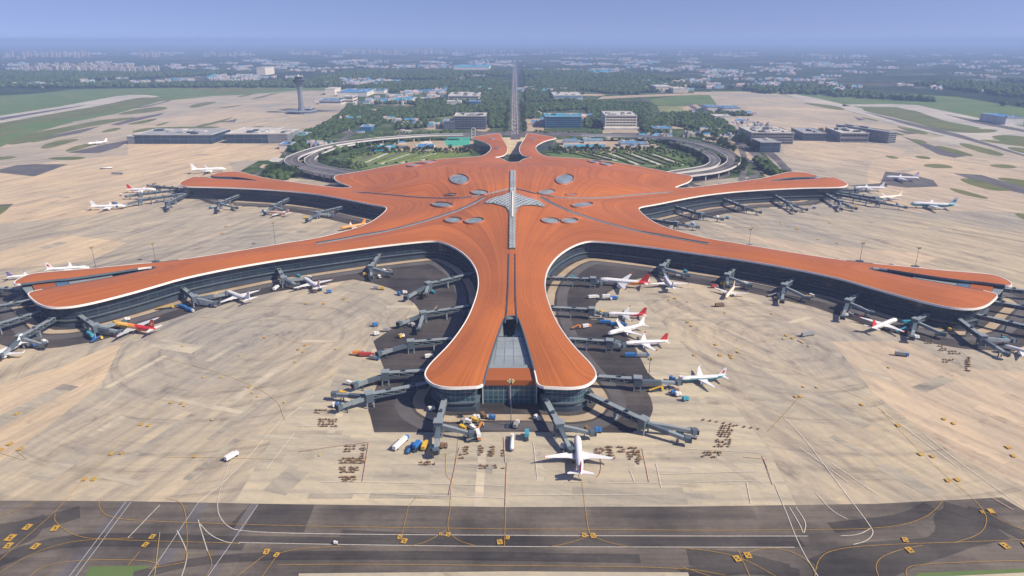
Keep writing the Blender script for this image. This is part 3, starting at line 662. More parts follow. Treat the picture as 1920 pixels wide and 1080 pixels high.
def ribbon(b, pts, w, z, closed=False, sm=2):
    p = XY(pts)
    for _ in range(sm if len(p) > 2 else 0): p = chaikin(p, closed)
    q = [Vector(a) for a in p]; k = len(b.v)
    for i in range(len(q)):
        d = q[min(i + 1, len(q) - 1)] - q[max(i - 1, 0)]; d = d.normalized() if d.length > 1e-6 else Vector((1, 0)); n = Vector((-d.y, d.x)) * w / 2
        b.v += [(*(q[i] + n), z), (*(q[i] - n), z)]
    for i in range(len(q) - 1): b.f.append((k + 2 * i, k + 2 * i + 1, k + 2 * i + 3, k + 2 * i + 2)); b.m.append(0)
# rubber-darkened turning tracks and repaired slabs
for i, (q, w) in enumerate([([(-40,1000),(40,992),(100,975),(150,960)],12),([(-20,1060),(80,1020),(200,1010),(460,1020)],10),([(1620,1085),(1680,1050),(1780,1020),(1850,990),(1840,955)],13),([(1290,1045),(1390,1050),(1480,1075)],12),([(1280,1080),(1400,1060),(1500,1080)],9),([(1880,1000),(1800,1018),(1600,1030),(1530,1060)],9),
    ([(640,1000),(900,1012),(1250,1015),(1500,1012)],5),([(500,1012),(900,1018),(1400,1021)],4),([(250,1080),(400,1045),(700,1040),(1200,1048)],6),([(1560,990),(1700,975),(1745,950)],8),([(1770,950),(1860,975),(1930,1010)],9)]):
    b = MB(); P_ = q; ribbon(b, P_, w, 0.197 + i * .0113); struct(b.build('rubber_mark', M['taxi2']))
RP = random.Random(11)
for i, (x, y) in enumerate([(690,540),(720,600),(700,640),(760,575),(650,700),(640,770),(560,600),(600,640),(830,880),(900,905),(770,930),(1010,870),(1240,880),(1300,930),(1180,930),(1120,600),(1180,560),(1240,545),(1230,700),(1260,750),(1320,600),(1400,640),(1400,560),(1500,600),(1440,750),(1380,880),(1550,760),(1600,840),(1700,900),(1750,720),(1640,700),
    (400,600),(330,650),(250,700),(420,660),(480,720),(380,760),(300,820),(200,800),(120,870),(60,760),(230,900),(400,860),(560,820),(540,900),(620,930),(440,790),(100,460),(200,430),(330,430),(430,460),(560,440),(300,400),(1350,420),(1450,440),(1560,440),(1650,460),(1750,430),(1850,470),(1620,400),(380,290),(250,330),(120,370),(1600,300),(1700,320)]):
    c = P(x, y); an = rad(72 if x < 560 else (0 if x < 1350 else -60)) + RP.choice([0, 0, math.pi / 2]); L_, W_ = RP.uniform(22, 70), RP.choice([5, 5, 10, 15]); ca, sa = math.cos(an), math.sin(an); b = MB()
    b.add([(c.x + u * L_ / 2 * ca - v * W_ / 2 * sa, c.y + u * L_ / 2 * sa + v * W_ / 2 * ca, 0.13 + i * .001) for u, v in ((-1, -1), (1, -1), (1, 1), (-1, 1))], [(0, 1, 2, 3)]); struct(b.build('concrete_patch', RP.choice([M['slab_d'], M['slab_d'], M['slab_l']])))
# painted lines
def lines(name, mt, z, w, L, sm=2):
    for i, l in enumerate(L):
        b = MB(); ribbon(b, l, w, z + i * 0.003, sm=sm); struct(b.build(name, mt))
lines('white_line', M['white'], 0.33, 0.42, [[(430,868),(410,925),(407,960),(422,985),(448,998),(640,1003),(1280,1006),(1515,1006)],[(448,1018),(640,1022),(950,1026),(1490,1027)],
 [(332,995),(350,1030),(351,1050),(340,1085)],[(372,975),(374,985),(390,1036)],[(375,983),(395,1005),(425,1018),(450,1020)],[(1432,862),(1470,950),(1500,1028),(1536,1085)]])
lines('slab_joint_line', M['lattice'], 0.40, 0.26, [[(372,943),(332,1002),(276,1085)],[(236,942),(128,1085)],[(484,947),(388,1085)],[(246,942),(140,1085)]])
lines('faded_line', M['whitef'], 0.42, 0.36, [[(1470,785),(1500,812),(1600,945),(1634,990),(1638,1002),(1625,1016),(1600,1022)],[(532,782),(430,898),(372,943)],[(552,812),(500,880)],[(1576,1006),(1610,1004),(1632,992)],[(1480,952),(1500,985),(1506,1000)],[(1492,952),(1512,980),(1508,1000)],[(1730,812),(1790,862),(1930,960)],
 [(1530,925),(1560,960),(1590,975)],[(590,742),(530,790)],[(952,872),(1040,850),(1130,826)],[(605,905),(700,905),(945,912)],[(1120,845),(1130,875)],[(1180,880),(1190,905)],[(1060,905),(1290,908)],[(1280,842),(1430,850)],[(300,948),(240,1010)],[(60,780),(180,720),(300,700)],[(655,925),(950,935)],[(960,930),(1250,928)],[(1000,830),(1008,900)],[(1230,870),(1240,915)],
 [(1400,905),(1408,945)],[(1300,905),(1420,902)],[(1560,870),(1645,928)],[(1500,840),(1590,905)],[(1640,760),(1800,880)],[(70,830),(180,780),(230,735)],[(560,800),(640,800)],[(1240,890),(1420,885)]])
lines('yellow_line', M['yellow'], 0.52, 0.24, [[(-20,969),(40,958),(70,940)],[(155,902),(112,952),(96,968),(-10,1060)],[(104,965),(102,980),(140,1007),(190,1013),(450,1020)],[(186,940),(186,955),(205,973),(300,980),(640,990),(1280,996),(1500,995),(1630,993),(1700,985),(1748,965),(1768,938)],
 [(0,1075),(60,1038),(140,1014),(250,1010)],[(52,1085),(80,1062),(150,1051),(270,1051),(302,1060),(290,1068)],[(278,1068),(350,1055)],[(520,1061),(640,1059),(960,1062),(1280,1065),(1360,1080)],[(765,955),(752,1010)],[(845,953),(837,995),(858,1015),(892,1025)],[(838,995),(800,1018),(770,1025)],
 [(948,950),(946,1026)],[(1092,905),(1102,990),(1106,1003)],[(1105,1005),(1075,1018),(1030,1027)],[(1105,1003),(1130,1016),(1180,1027)],[(1280,1029),(1330,1034),(1390,1046),(1460,1085)],[(1384,1033),(1407,1085)],[(1390,1043),(1412,1033),(1450,1028),(1490,1037),(1518,1055),(1530,1080)],
 [(1527,1085),(1533,1050),(1558,1032),(1640,1023),(1800,1018),(1930,1013)],[(1823,935),(1848,962),(1850,985),(1835,1005),(1790,1019)],[(1648,1085),(1640,1062),(1652,1045),(1690,1031),(1730,1024)],[(1700,1080),(1697,1068),(1718,1060),(1800,1056),(1930,1052)],[(1850,962),(1890,985),(1930,998)],
 [(500,1040),(440,1085)],[(519,1044),(490,1085)],[(519,1040),(560,1030),(640,1026)],[(310,935),(345,942),(352,1000),(350,1050)],[(390,1035),(400,1060),(385,1085)],[(1280,1065),(1310,1075),(1340,1085)],[(240,1062),(262,1036)]])
lines('faded_yellow_line', M['yellowf'], 0.64, 0.28, [[(155,900),(220,835),(275,788),(310,745),(335,720)],[(845,950),(848,905),(858,850),(862,790)],[(852,907),(835,890),(838,850)],[(1090,905),(1086,890)],[(1825,934),(1760,880),(1690,810),(1640,755)],[(1500,745),(1460,790),(1440,810)],[(300,1000),(290,1085)],[(765,953),(785,930)],
 [(1280,610),(1350,665),(1420,640),(1500,632)],[(1290,600),(1230,600)],[(500,620),(570,650),(640,640)],[(300,670),(420,700),(520,745),(535,790)],[(30,845),(60,868),(0,850)],[(1380,660),(1500,700),(1640,755)],[(0,790),(40,770),(120,745)],[(1500,410),(1400,440)],[(1520,412),(1600,405)],[(310,858),(370,858),(520,862)],[(740,570),(640,565)],[(1300,560),(1400,590),(1480,580)],[(1700,780),(1560,760)]])
lines('red_line', M['red'], 0.70, 0.5, [[(951,868),(948,950)],[(945,820),(948,868)],[(1860,935),(1900,958)],[(692,830),(680,905)],[(690,830),(600,842),(560,848)],[(1205,842),(1218,905)],[(1430,855),(1450,910)],[(862,840),(842,930)],[(1105,905),(1130,890),(1125,845)],[(1395,858),(1440,862)]])
pads = [(20,1010,8),(52,990,7),(104,992,7),(67,1026,7),(16,1025,7),(286,1008,6),(273,1023,6),(500,1036,7),(519,1042,6),(750,1009,6),(758,1016,7),(840,1004,6),(826,1003,4),(937,1018,7),(952,1010,5),(1095,1005,6),(1112,1006,7),(1382,1049,8),(1402,1043,8),(1858,960,6),(1884,1025,7),(1697,1014,6),(1705,1033,7),(1925,1024,7),(1842,962,4),
 (265,797,4.5),(279,799,4),(209,852,4.5),(228,851,4),(159,900,5),(176,900,5),(321,756,4),(340,757,4),(347,762,3),(19,834,5),(1,845,5),(38,843,5),(32,777,4),(468,727,4),(474,737,3),(484,744,3),(534,755,3),(1492,745,4),(1501,745,4),(1507,726,3.5),(1616,760,4),(1684,799,5),(1726,853,5),(1748,857,4.5),(1777,902,5),(1795,901,5),
 (1770,787,4),(1788,795,4),(1890,840,5),(1900,856,4.5),(1350,667,4.5),(1370,667,4.5),(1384,661,4),(1372,672,4),(1475,630,4),(1486,635,4),(1470,636,3.5),(1500,640,3.5),(1517,650,3),(1505,643,3.5),(1297,612,4),(1290,605,4),(1342,647,4),(1302,667,4),(1360,587,3),(1448,589,3),(1532,727,3),(575,570,4),(607,570,4),(560,656,4),(573,648,4),(569,660,3),(555,679,3),(450,667,3.5),(417,708,3.5),(382,708,3),
 (343,650,3),(497,633,4),(630,655,3),(1266,560,4),(1290,566,3),(1255,563,3),(645,561,4),(655,566,3),(1495,430,4),(1412,426,3),(424,425,4),(417,438,4),(1465,420,3),(1557,418,3),(182,524,0.1),(197,524,3),(1535,449,3),(290,465,0.1),(1570,456,3),(398,788,3),(600,855,3),(366,857,4),(1667,690,3)]
for px, py, s in pads:
    if s < 1: continue
    c = P(px, py); r = s * (c - Vector((CX, 0, H))).length / F * 1.0; a = R.uniform(-.25, .25)
    k = 1.3
    fresh = py > 960; b = MB(); r *= 0.68
    def ql(x0, x1, y0, y1, z, m):
        pts = []
        for x, y in ((x0, y0), (x1, y0), (x1, y1), (x0, y1)):
            x, y = x * r, y * r * k; pts.append((c.x + x * math.cos(a) - y * math.sin(a), c.y + x * math.sin(a) + y * math.cos(a), z))
        b.add(pts, [(0, 1, 2, 3)], m)
    ql(-1, 1, -1, 1, 0.745, 0)
    if fresh: ql(-.55, .1, .1, .5, .752, 1); ql(-.1, .55, -.55, -.15, .752, 1)
    else: ql(-.5, .5, -.12, .2, .752, 1)
    struct(b.build('taxiway_marking', [M['yellow'] if fresh or s > 3.6 else M['yellowf'], M['black'] if fresh else M['yellowf']]))

# ---------------------------------------------------------------- aircraft
def paint(name, col): return mat(name, col, 0.35, var=0.05, vscale=0.3, spec=0.5)
PT = dict(white=paint('aircraft_white', (0.74, 0.74, 0.76)), red=paint('aircraft_red', (0.58, 0.03, 0.03)), orange=paint('aircraft_orange', (0.80, 0.30, 0.05)),
          yellow=paint('aircraft_yellow', (0.86, 0.50, 0.10)), teal=paint('aircraft_teal', (0.0, 0.26, 0.34)), grey=paint('aircraft_wing_grey', (0.52, 0.54, 0.58)), blue=paint('aircraft_blue', (0.05, 0.12, 0.40)),
          cream=paint('aircraft_cream', (0.74, 0.62, 0.48)), pink=paint('aircraft_pink', (0.66, 0.42, 0.34)))
def aircraft(nose, tail, label, scheme='white', fin='white', length=None, fin2=None, group=None):
    """nose and tail: surveyed at 4.5 m. Body runs along local +x (nose)"""
    a, b = P(*nose, 4.5), P(*tail, 4.5); d = a - b; L = length or d.length; s = L / 38.0; rz = math.atan2(d.y, d.x); mid = (a + b) / 2
    t = empty('aircraft', (mid.x, mid.y, 0.30), rz, label, 'aircraft', group)
    N = 26; K = 14; rings = []
    for i in range(N):
        u = i / (N - 1); x = -19 + 38 * u
        if u < .34: q = u / .34; r = 0.25 + 1.75 * math.sin(q * math.pi / 2) ** 0.85; zc = 4.0 + 1.25 * (1 - q) ** 1.4
        elif u > .84: q = (u - .84) / .16; r = 2.0 * max(0.05, math.sqrt(max(0, 1 - q ** 2.1))); zc = 4.0 - 0.45 * q
        else: r = 2.0; zc = 4.0
        rings.append([(x * s, r * math.cos(2 * math.pi * k / K) * s, (zc + r * math.sin(2 * math.pi * k / K)) * s) for k in range(K)])
    names = ['white', scheme if scheme in PT else 'white', 'red', 'yellow', 'orange', 'teal']
    def mi(j, i):
        u = j / (N - 1); th = 2 * math.pi * (i + .5) / K; z = math.sin(th)
        if scheme == 'flame': return 3 if u > .52 + .10 * z else (4 if u > .36 + .10 * z else 2)
        if scheme == 'aftorange': return (4 if (z < 0.1 + (.36 - u) * 4 and u < .38) else 0) if u > .17 else 2
        if scheme == 'aftred': return 2 if z < (.36 - u) * 5 else 0
        if scheme == 'teal': return 5 if z < .18 or (u < .2 and z < .75) else 0
        return 1
    m = MB(); m.loft(rings, mi); m.build('fuselage', [PT[n] for n in names], t, smooth=True)
    def surf(name, pts, th, mt, vertical=False):
        b_ = MB(); n = len(pts); vs = []
        for sg in (-1, 1):
            for k, (x, y, z) in enumerate(pts):
                f = th * (1 if abs(y) < 3 else .4)
                vs.append((x * s, (y + (sg * th / 2 if vertical else 0)) * s, (z + (0 if vertical else sg * f / 2)) * s))
        b_.add(vs, [tuple(reversed(range(n))), tuple(range(n, 2 * n))] + [(i, (i + 1) % n, n + (i + 1) % n, n + i) for i in range(n)])
        return b_.build(name, mt, t)
    wc = PT['grey'] if scheme in ('flame', 'aftorange', 'aftred') else PT['white']
    for sg in (-1, 1):
        surf('wing', [(4.6, 1.2 * sg, 3.1), (-2.4, 17.6 * sg, 4.35), (-3.9, 17.8 * sg, 4.38), (-2.2, 6 * sg, 3.5), (-3.0, 1.2 * sg, 3.1)][::sg], 0.6, wc)
        surf('winglet', [(-2.6, 17.7 * sg, 4.3), (-4.4, 18.3 * sg, 6.2), (-4.9, 18.3 * sg, 6.2), (-3.9, 17.8 * sg, 4.3)], 0.25, PT[fin], True)
        surf('tailplane', [(-14.4, .5 * sg, 4.9), (-17.4, 6.6 * sg, 5.3), (-18.6, 6.6 * sg, 5.3), (-17.6, .5 * sg, 4.9)][::sg], 0.35, PT['white'])
        e = MB(); rr = []
        for x, r in ((4.6, .85), (4.3, 1.08), (2.8, 1.12), (1.2, .85), (.4, .5)): rr.append([((x - .6) * s, (5.6 * sg + r * math.cos(2 * math.pi * k / 10)) * s, (2.1 + r * math.sin(2 * math.pi * k / 10)) * s) for k in range(10)])
        e.loft(rr); en = e.build('engine', PT[fin] if scheme == 'teal' else PT['white'], t, smooth=True)
        e = MB(); e.tube(((4.02) * s, 5.6 * sg * s, 2.1 * s), (4.05 * s, 5.6 * sg * s, 2.1 * s), .8 * s, n=10); e.build('intake', M['win'], en)
    surf('fin', [(-11.6, 0, 5.6), (-16.2, 0, 11.6), (-18.6, 0, 11.6), (-17.6, 0, 5.2)], 0.4, PT[fin], True)
    if fin2: surf('fin_emblem', [(-14.6, 0, 7.6), (-16.2, 0, 9.8), (-17.6, 0, 9.4), (-16.6, 0, 7.2)], 0.5, PT[fin2], True)
    b_ = MB(); b_.box((17.0 * s, 0, 4.75 * s), (.9 * s, 2.4 * s, .55 * s)); b_.build('cockpit_window', M['win'], t)
    for x, y in ((13.5, 0), (-1.2, 2.7), (-1.2, -2.7)):
        b_ = MB(); b_.tube((x * s, y * s, 0), (x * s, y * s, 2.6 * s), .16 * s, n=6); lg = b_.build('landing_gear', M['steell'], t)
        b_ = MB(); b_.tube((x * s, (y - .45) * s, .5 * s - .3), (x * s, (y + .45) * s, .5 * s - .3), .52 * s, n=10); b_.build('wheel', M['tyre'], lg)
    for sg in (-1, 1):
        b_ = MB(); b_.box((-1 * s, 1.985 * sg * s, 4.45 * s), (24 * s, .06 * s, .3 * s)); b_.build('window_row', M['win'], t)
    return t
A = aircraft
A((1083,826),(1088,884),'white twin-engined airliner parked nose-in south of the terminal tip', fin='red', length=44)
A((209,607),(297,622),'yellow airliner fading to a red tail beside the west arm', 'flame', 'red', length=48, fin2='yellow')
A((1274,709),(1362,705),'white and teal airliner at the long bridge right of the south tip','teal','white', fin2='red')
A((1121,526),(1218,535),'large white airliner with orange-red tail in the eastern bay','aftorange','red')
A((1137,587),(1213,590),'white airliner with red rear body, second in the eastern bay','aftred','red')
A((1169,643),(1253,640),'all-white airliner with red fin, third in the eastern bay', fin='red')
A((1152,622),(1196,612),'white airliner close to a bridge end, partly hidden by gear', length=40)
A((1247,521),(1260,541),'white airliner seen wing to wing beside the orange-tailed one', length=42)
A((1363,553),(1375,539),'small cream airliner pointing away by the south-east arm','cream','cream', length=34)
A((1675,601),(1640,615),'white airliner with bright red tail and orange nose by the south-east arm','white','red', length=42)
A((1881,645),(1965,668),'large white airliner cut off by the right edge of the view', fin='red')
A((1706,384),(1794,389),'white and teal airliner on the sunlit apron beyond the north-east arm','teal','white', fin2='teal')
A((427,548),(466,563),'white airliner at the middle bridge of the south-west arm', length=44)
A((573,524),(597,540),'white airliner with pinkish fin by the inner bridge of the south-west arm', fin='pink', length=44)
A((168,501),(86,507),'long white airliner parked behind the south-west arm', fin='white', fin2='red')
A((76,513),(12,519),'white airliner with dark and red fin near the left edge', fin='blue', fin2='red')
A((293,356),(238,357),'white airliner with red fin stripe beside the north-west tip', fin='red')
A((226,387),(180,389),'small white airliner at the far end of a north-west bridge', length=48)
A((425,318),(357,322),'big sunlit white airliner behind the north-west arm', length=62)
A((497,396),(548,402),'pink and cream airliner under the north-west arm','pink','pink', length=38)
A((640,427),(684,420),'orange airliner tucked against the north-west arm root','orange','orange', length=38)
A((-16,668),(22,652),'white airliner cut off by the left edge of the view', length=40)
A((1606,353),(1652,354),'white airliner beside the north-east tip', length=50)
A((1668,334),(1712,336),'white airliner on the dark pavement beyond the north-east arm', length=56)
A((1652,371),(1684,369),'cream airliner nose-in to a north-east tip bridge','cream','cream', length=46)
A((172,269),(194,267),'tiny white airliner beside the far dark stand', length=46)

# ---------------------------------------------------------------- boarding bridges
BW = 3.9
def bridge(root, node, arms, label, hz=6.4):
    a, b = P(*root, hz + 4.2), P(*node, hz + 4.2); c = b.copy(); c.z = 0
    d = (b - a); L = d.length; d2 = Vector((d.x, d.y, 0)).normalized(); ang = math.atan2(d.y, d.x)
    t = empty('jet_bridge', c, 0, label, 'jet bridge', 'boarding bridges around the terminal')
    q0 = Vector((a.x, a.y, hz)) - c - d2 * 9; q1 = Vector((b.x, b.y, hz)) - c
    m = MB(); m.beam(q0, q1, BW, 0.6); m.build('link_deck', M['steel'], t); m = MB(); m.beam(q0 + Vector((0, 0, 3.4)), q1 + Vector((0, 0, 3.4)), BW, 0.4); m.build('link_roof', M['steell'], t)
    m = MB(); m.beam(q0 + Vector((0, 0, .7)), q1 + Vector((0, 0, .7)), BW - 1.2, 2.9); m.build('glazing', M['win'], t)
    # side trusses
    n = Vector((-d2.y, d2.x, 0))
    for sg in (-1, 1):
        m = MB(); k = max(2, int(L / 6.5))
        for i in range(k + 1):
            p = q0.lerp(q1, i / k) + n * sg * (BW / 2 - .15); m.beam(p + Vector((-.18, 0, .6)), p + Vector((.18, 0, .6)), .35, 3.1)
            if i < k: r = q0.lerp(q1, (i + 1) / k) + n * sg * (BW / 2 - .15); m.tube(p + Vector((0, 0, .8)), r + Vector((0, 0, 3.5)), .16, n=4)
        m.build('truss', M['steell'], t)
    m = MB()                                        # rooftop plant
    for i in range(max(1, int(L / 14))): p = q0.lerp(q1, (i + .6) / max(1, int(L / 14) + .4)); m.box((p.x, p.y, hz + 4.75), (2.6, 2.0, 1.0), ang)
    m.build('roof_unit', M['steeld'], t)
    m = MB(); m.box((0, 0, hz + 1.2), (5.4, 5.4, 6.6), ang); m.build('node_tower', M['steel'], t)
    m = MB(); m.box((0, 0, hz + 4.75), (6.2, 6.2, 0.5), ang); m.build('node_roof', M['steell'], t)
    for i, j in ((-1, -1), (-1, 1), (1, 1), (1, -1)):
        p = d2 * (i * 2.3) + n * (j * 2.3); m = MB(); m.box((p.x, p.y, 2.1), (.8, .8, 4.2), ang); m.build('leg', M['steell'], t)
    if L > 34:
        for f in (0.45, 0.75) if L > 55 else (.6,):
            p = q0.lerp(q1, f); m = MB(); m.box((p.x, p.y, hz / 2), (1.1, 3.6, hz), ang); m.build('support_column', M['steell'], t)
    for k, e in enumerate(arms):
        E = P(*e, 7.0) - c; s_ = Vector((0, 0, hz - .6)); e3 = Vector((E.x, E.y, 3.6)); v = e3 - s_; v2 = Vector((v.x, v.y, 0)).normalized()
        w = 2.5 if k == 0 else 2.0; st = s_ + v2 * 3.1
        m = MB(); m.beam(st, st.lerp(e3, .56), w + .4, 2.8); ar = m.build('tunnel', M['steel'] if k % 2 == 0 else M['steell'], t)
        m = MB(); m.beam(st.lerp(e3, .54) + Vector((0, 0, .25)), e3, w, 2.4); m.build('inner_tunnel', M['steell'], ar)
        an = math.atan2(v.y, v.x); m = MB(); m.box((e3.x + v2.x * 1.5, e3.y + v2.y * 1.5, 5.0), (3.6, 3.9, 3.4), an + .3); cb = m.build('cab', M['steel'], ar)
        m = MB(); m.box((e3.x + v2.x * 3.7, e3.y + v2.y * 3.7, 4.9), (.5, 3.4, 2.8), an + .3); m.build('canopy', M['tyre'], cb)
        u = st.lerp(e3, .8); m = MB(); nn = Vector((-v2.y, v2.x, 0))
        for sg in (-1, 1): p = u + nn * sg * 1.6; m.box((p.x, p.y, 2.3), (.6, .6, 3.4), an); m.tube((p.x - nn.x * .4, p.y - nn.y * .4, .55), (p.x + nn.x * .4, p.y + nn.y * .4, .55), .55, n=8)
        m.build('wheel_column', M['steeld'], ar)
    return t
B = bridge
BR = [((875,513),(803,530),[(764,553),(797,548)],'innermost bridge in the western bay of the south arm'),
 ((882,571),(793,585),[(752,602),(785,613)],'second bridge down the western side of the south arm'),
 ((856,632),(770,639),[(714,658)],'third bridge down the western side of the south arm'),
 ((803,692),(722,697),[(669,717)],'fourth bridge down the western side, above the yellow loaders'),
 ((779,720),(692,737),[(630,735),(640,757)],'twin-armed bridge nearest the south-west corner of the tip'),
 ((833,747),(822,790),[(817,838),(880,807)],'bridge reaching south from the west blade of the tip'),
 ((1025,750),(1048,792),[(1069,836),(1106,806)],'bridge leading to the white airliner south of the tip'),
 ((1102,735),(1207,785),[(1286,817),(1298,803)],'long dark bridge running diagonally from the tip'),
 ((1117,703),(1196,708),[(1268,713)],'pale long bridge joined to the white and teal airliner'),
 ((1058,632),(1143,638),[(1166,644)],'grey bridge beside the all-white airliner with red fin'),
 ((1030,574),(1110,578),[(1133,586)],'bridge beside the airliner with red rear body'),
 ((1034,518),(1112,521),[(1124,527)],'innermost bridge of the eastern bay by the large airliner'),
 ((1260,480),(1242,498),[(1250,519),(1287,512)],'inner bridge of the south-east arm by the cross-seen airliner'),
 ((1383,498),(1364,514),[(1365,532),(1404,531)],'second bridge along the south-east arm near the cream airliner'),
 ((1493,518),(1471,533),[(1467,560),(1513,554)],'third bridge along the south-east arm'),
 ((1613,548),(1591,562),[(1581,590),(1633,582)],'fourth bridge along the south-east arm'),
 ((1750,583),(1718,598),[(1711,628),(1766,621)],'bridge beside the red-tailed airliner on the south-east arm'),
 ((1795,593),(1843,629),[(1886,658),(1896,634)],'bridge under the south-east tip reaching the big airliner'),
 ((1842,590),(1938,612),[(1990,630)],'bridge leaving the south-east tip to the right edge'),
 ((1880,566),(1950,578),[(1990,590)],'short upper bridge at the south-east tip'),
 ((1893,540),(1940,544),[(1990,548)],'highest bridge at the south-east tip'),
 ((709,478),(695,498),[(696,515),(731,509)],'inner bridge of the south-west arm in the bay corner'),
 ((520,498),(532,520),[(556,531),(576,519)],'second bridge along the south-west arm'),
 ((334,531),(364,555),[(421,548),(402,564)],'bridge serving the middle airliner of the south-west arm'),
 ((147,588),(178,609),[(222,618),(229,601)],'bridge serving the yellow and red airliner'),
 ((98,595),(38,629),[(2,662),(79,642)],'bridge splaying out below the south-west tip'),
 ((54,588),(-10,607),[(-60,625)],'bridge leaving the south-west tip low at the left edge'),
 ((42,563),(-20,575),[(-60,585)],'middle bridge at the south-west tip'),
 ((42,541),(-10,538),[(-60,545)],'highest bridge at the south-west tip'),
 ((448,364),(411,378),[(408,392),(442,387)],'second bridge along the north-west arm'),
 ((343,364),(313,378),[(314,389)],'first bridge under the north-west tip'),
 ((332,363),(262,373),[(222,384)],'long bridge stretching west from the north-west tip'),
 ((320,355),(262,362),[(238,366)],'bridge in the middle of the north-west tip fan'),
 ((324,350),(296,348),[(278,346)],'topmost bridge of the north-west tip'),
 ((540,371),(511,384),[(498,396),(532,391)],'third bridge along the north-west arm'),
 ((633,388),(594,397),[(577,409),(622,400)],'innermost bridge of the north-west arm'),
 ((1215,408),(1268,416),[(1306,423)],'innermost bridge of the north-east bay'),
 ((1263,384),(1315,399),[(1352,408)],'second bridge of the north-east bay'),
 ((1363,373),(1397,386),[(1424,395)],'third bridge along the north-east arm'),
 ((1453,364),(1480,379),[(1511,390),(1492,393)],'fourth bridge along the north-east arm'),
 ((1548,361),(1576,376),[(1604,388),(1578,389)],'last bridge under the north-east arm edge'),
 ((1577,363),(1647,376),[(1696,386)],'long bridge from the north-east tip to the teal airliner'),
 ((1583,354),(1607,354),[(1622,352)],'short bridge at the north-east tip'),
 ((1590,361),(1640,369),[(1664,371)],'bridge above the long one at the north-east tip')]
for r in BR: B(*r)

# ---------------------------------------------------------------- light masts
def mast(base, top, label):
    a = P(*base); r = (a - Vector((CX, 0, H))).length; hgt = max(18, (base[1] - top[1]) * r / F * 1.06)
    t = empty('light_mast', a, 0, label, 'light mast', 'tall floodlight masts on the apron')
    m = MB(); m.tube((0, 0, 0), (0, 0, hgt), .3, .18, n=8); m.build('pole', M['steel'], t)
    m = MB(); m.box((0, 0, .45), (7, 5, .9)); m.build('base', M['steeld'], t)
    m = MB(); m.tube((0, 0, hgt - .8), (0, 0, hgt - .2), 1.8, 1.8, n=10); m.build('platform', M['steel'], t)
    for k in range(6):
        an = k * math.pi / 3; m = MB(); m.box((2.0 * math.cos(an), 2.0 * math.sin(an), hgt + .2), (1.2, .7, .9), an); m.build('floodlight', M['yellowf'], t)
for q in [((180,503),(176,470),'mast behind the south-west arm tip near the long white airliner'),((292,491),(290,461),'mast behind the south-west arm over its slot'),((517,462),(513,421),'mast behind the middle of the south-west arm'),
 ((1612,490),(1613,460),'mast behind the south-east arm over the slot start'),((1716,500),(1718,470),'mast behind the outer south-east arm'),((1404,460),(1405,432),'mast behind the middle of the south-east arm'),
 ((1216,713),(1217,685),'mast beside the pale bridge of the white and teal airliner'),((958,800),(956,712),'mast directly in front of the south glass wall'),
 ((860,745),(857,700),'thin mast by the west blade of the tip'),((1143,668),(1141,640),'mast beside the grey bridge in the eastern bay'),((700,404),(699,384),'mast in the north-west bay'),((1040,548),(1040,520),'mast in the eastern bay under the roof')][:8]: mast(*q)

# ---------------------------------------------------------------- ground vehicles
VC = {k: mat('vehicle_' + k, c, 0.45, var=0.08, vscale=0.5, spec=0.5) for k, c in dict(white=(.72,.72,.72), blue=(.03,.16,.45), yellow=(.66,.42,.04), red=(.45,.04,.03), orange=(.62,.22,.04), grey=(.28,.29,.30), teal=(.05,.30,.42), brown=(.20,.12,.07), tan=(.40,.27,.15)).items()}
def wheels(t, xs, w, r=.5):
    for x in xs:
        for sg in (-1, 1):
            m = MB(); m.tube((x, sg * w / 2 - .18, r), (x, sg * w / 2 + .18, r), r, n=8); m.build('wheel', M['tyre'], t)
def mk_truck(body='white', box='white', L=8.0, kind='truck'):
    t = empty('service_truck', (0, 0, 0)); m = MB(); m.box((0, 0, .95), (L, 2.2, .35)); m.build('chassis', M['steeld'], t)
    m = MB(); m.box((L / 2 - 1.0, 0, 1.95), (2.0, 2.4, 1.9), 0, 0, .88); cb = m.build('cab', VC[body], t)
    m = MB(); m.box((L / 2 + .02, 0, 2.3), (.1, 2.0, .7)); m.build('windscreen', M['win'], cb)
    m = MB()
    if kind == 'tanker':
        rr = [[(x, r * math.cos(2 * math.pi * k / 10), 2.35 + r * math.sin(2 * math.pi * k / 10)) for k in range(10)] for x, r in ((-L / 2, .5), (-L / 2 + .3, 1.25), (L / 2 - 2.7, 1.25), (L / 2 - 2.4, .5))]
        m.loft(rr); m.build('tank', VC[box], t, smooth=True)
    elif kind == 'loader':
        m.beam((-L / 2, 0, 1.2), (L / 2 - 1.5, 0, 3.4), 1.4, .45); m.build('belt', VC[box], t)
    elif kind == 'lift':
        m.box((-1, 0, 4.4), (L - 2.6, 2.5, 2.4)); m.build('box', VC[box], t)
        m = MB(); m.tube((-L / 3, -.9, 1.1), (L / 5, -.9, 3.2), .15, n=5); m.tube((L / 5, .9, 1.1), (-L / 3, .9, 3.2), .15, n=5); m.build('scissor_lift', M['steeld'], t)
    else: m.box((-1.1, 0, 2.3), (L - 2.3, 2.5, 2.4)); m.build('box', VC[box], t)
    wheels(t, (-L / 3, L / 3), 2.2); return t
def mk_cart(alt=False):
    t = empty('baggage_cart', (0, 0, 0)); m = MB(); m.box((0, 0, .55), (3.0, 1.7, .18)); m.build('bed', M['steeld'], t)
    m = MB(); m.box((0, 0, 1.3), (2.7, 1.6, 1.3), 0, 0, .86); m.build('load', VC['tan'] if alt else VC['brown'], t)
    m = MB(); m.beam((1.5, 0, .45), (2.6, 0, .3), .14, .12); m.build('drawbar', M['steeld'], t)
    wheels(t, (-1.05, 1.05), 1.5, .3); return t
protos = {}
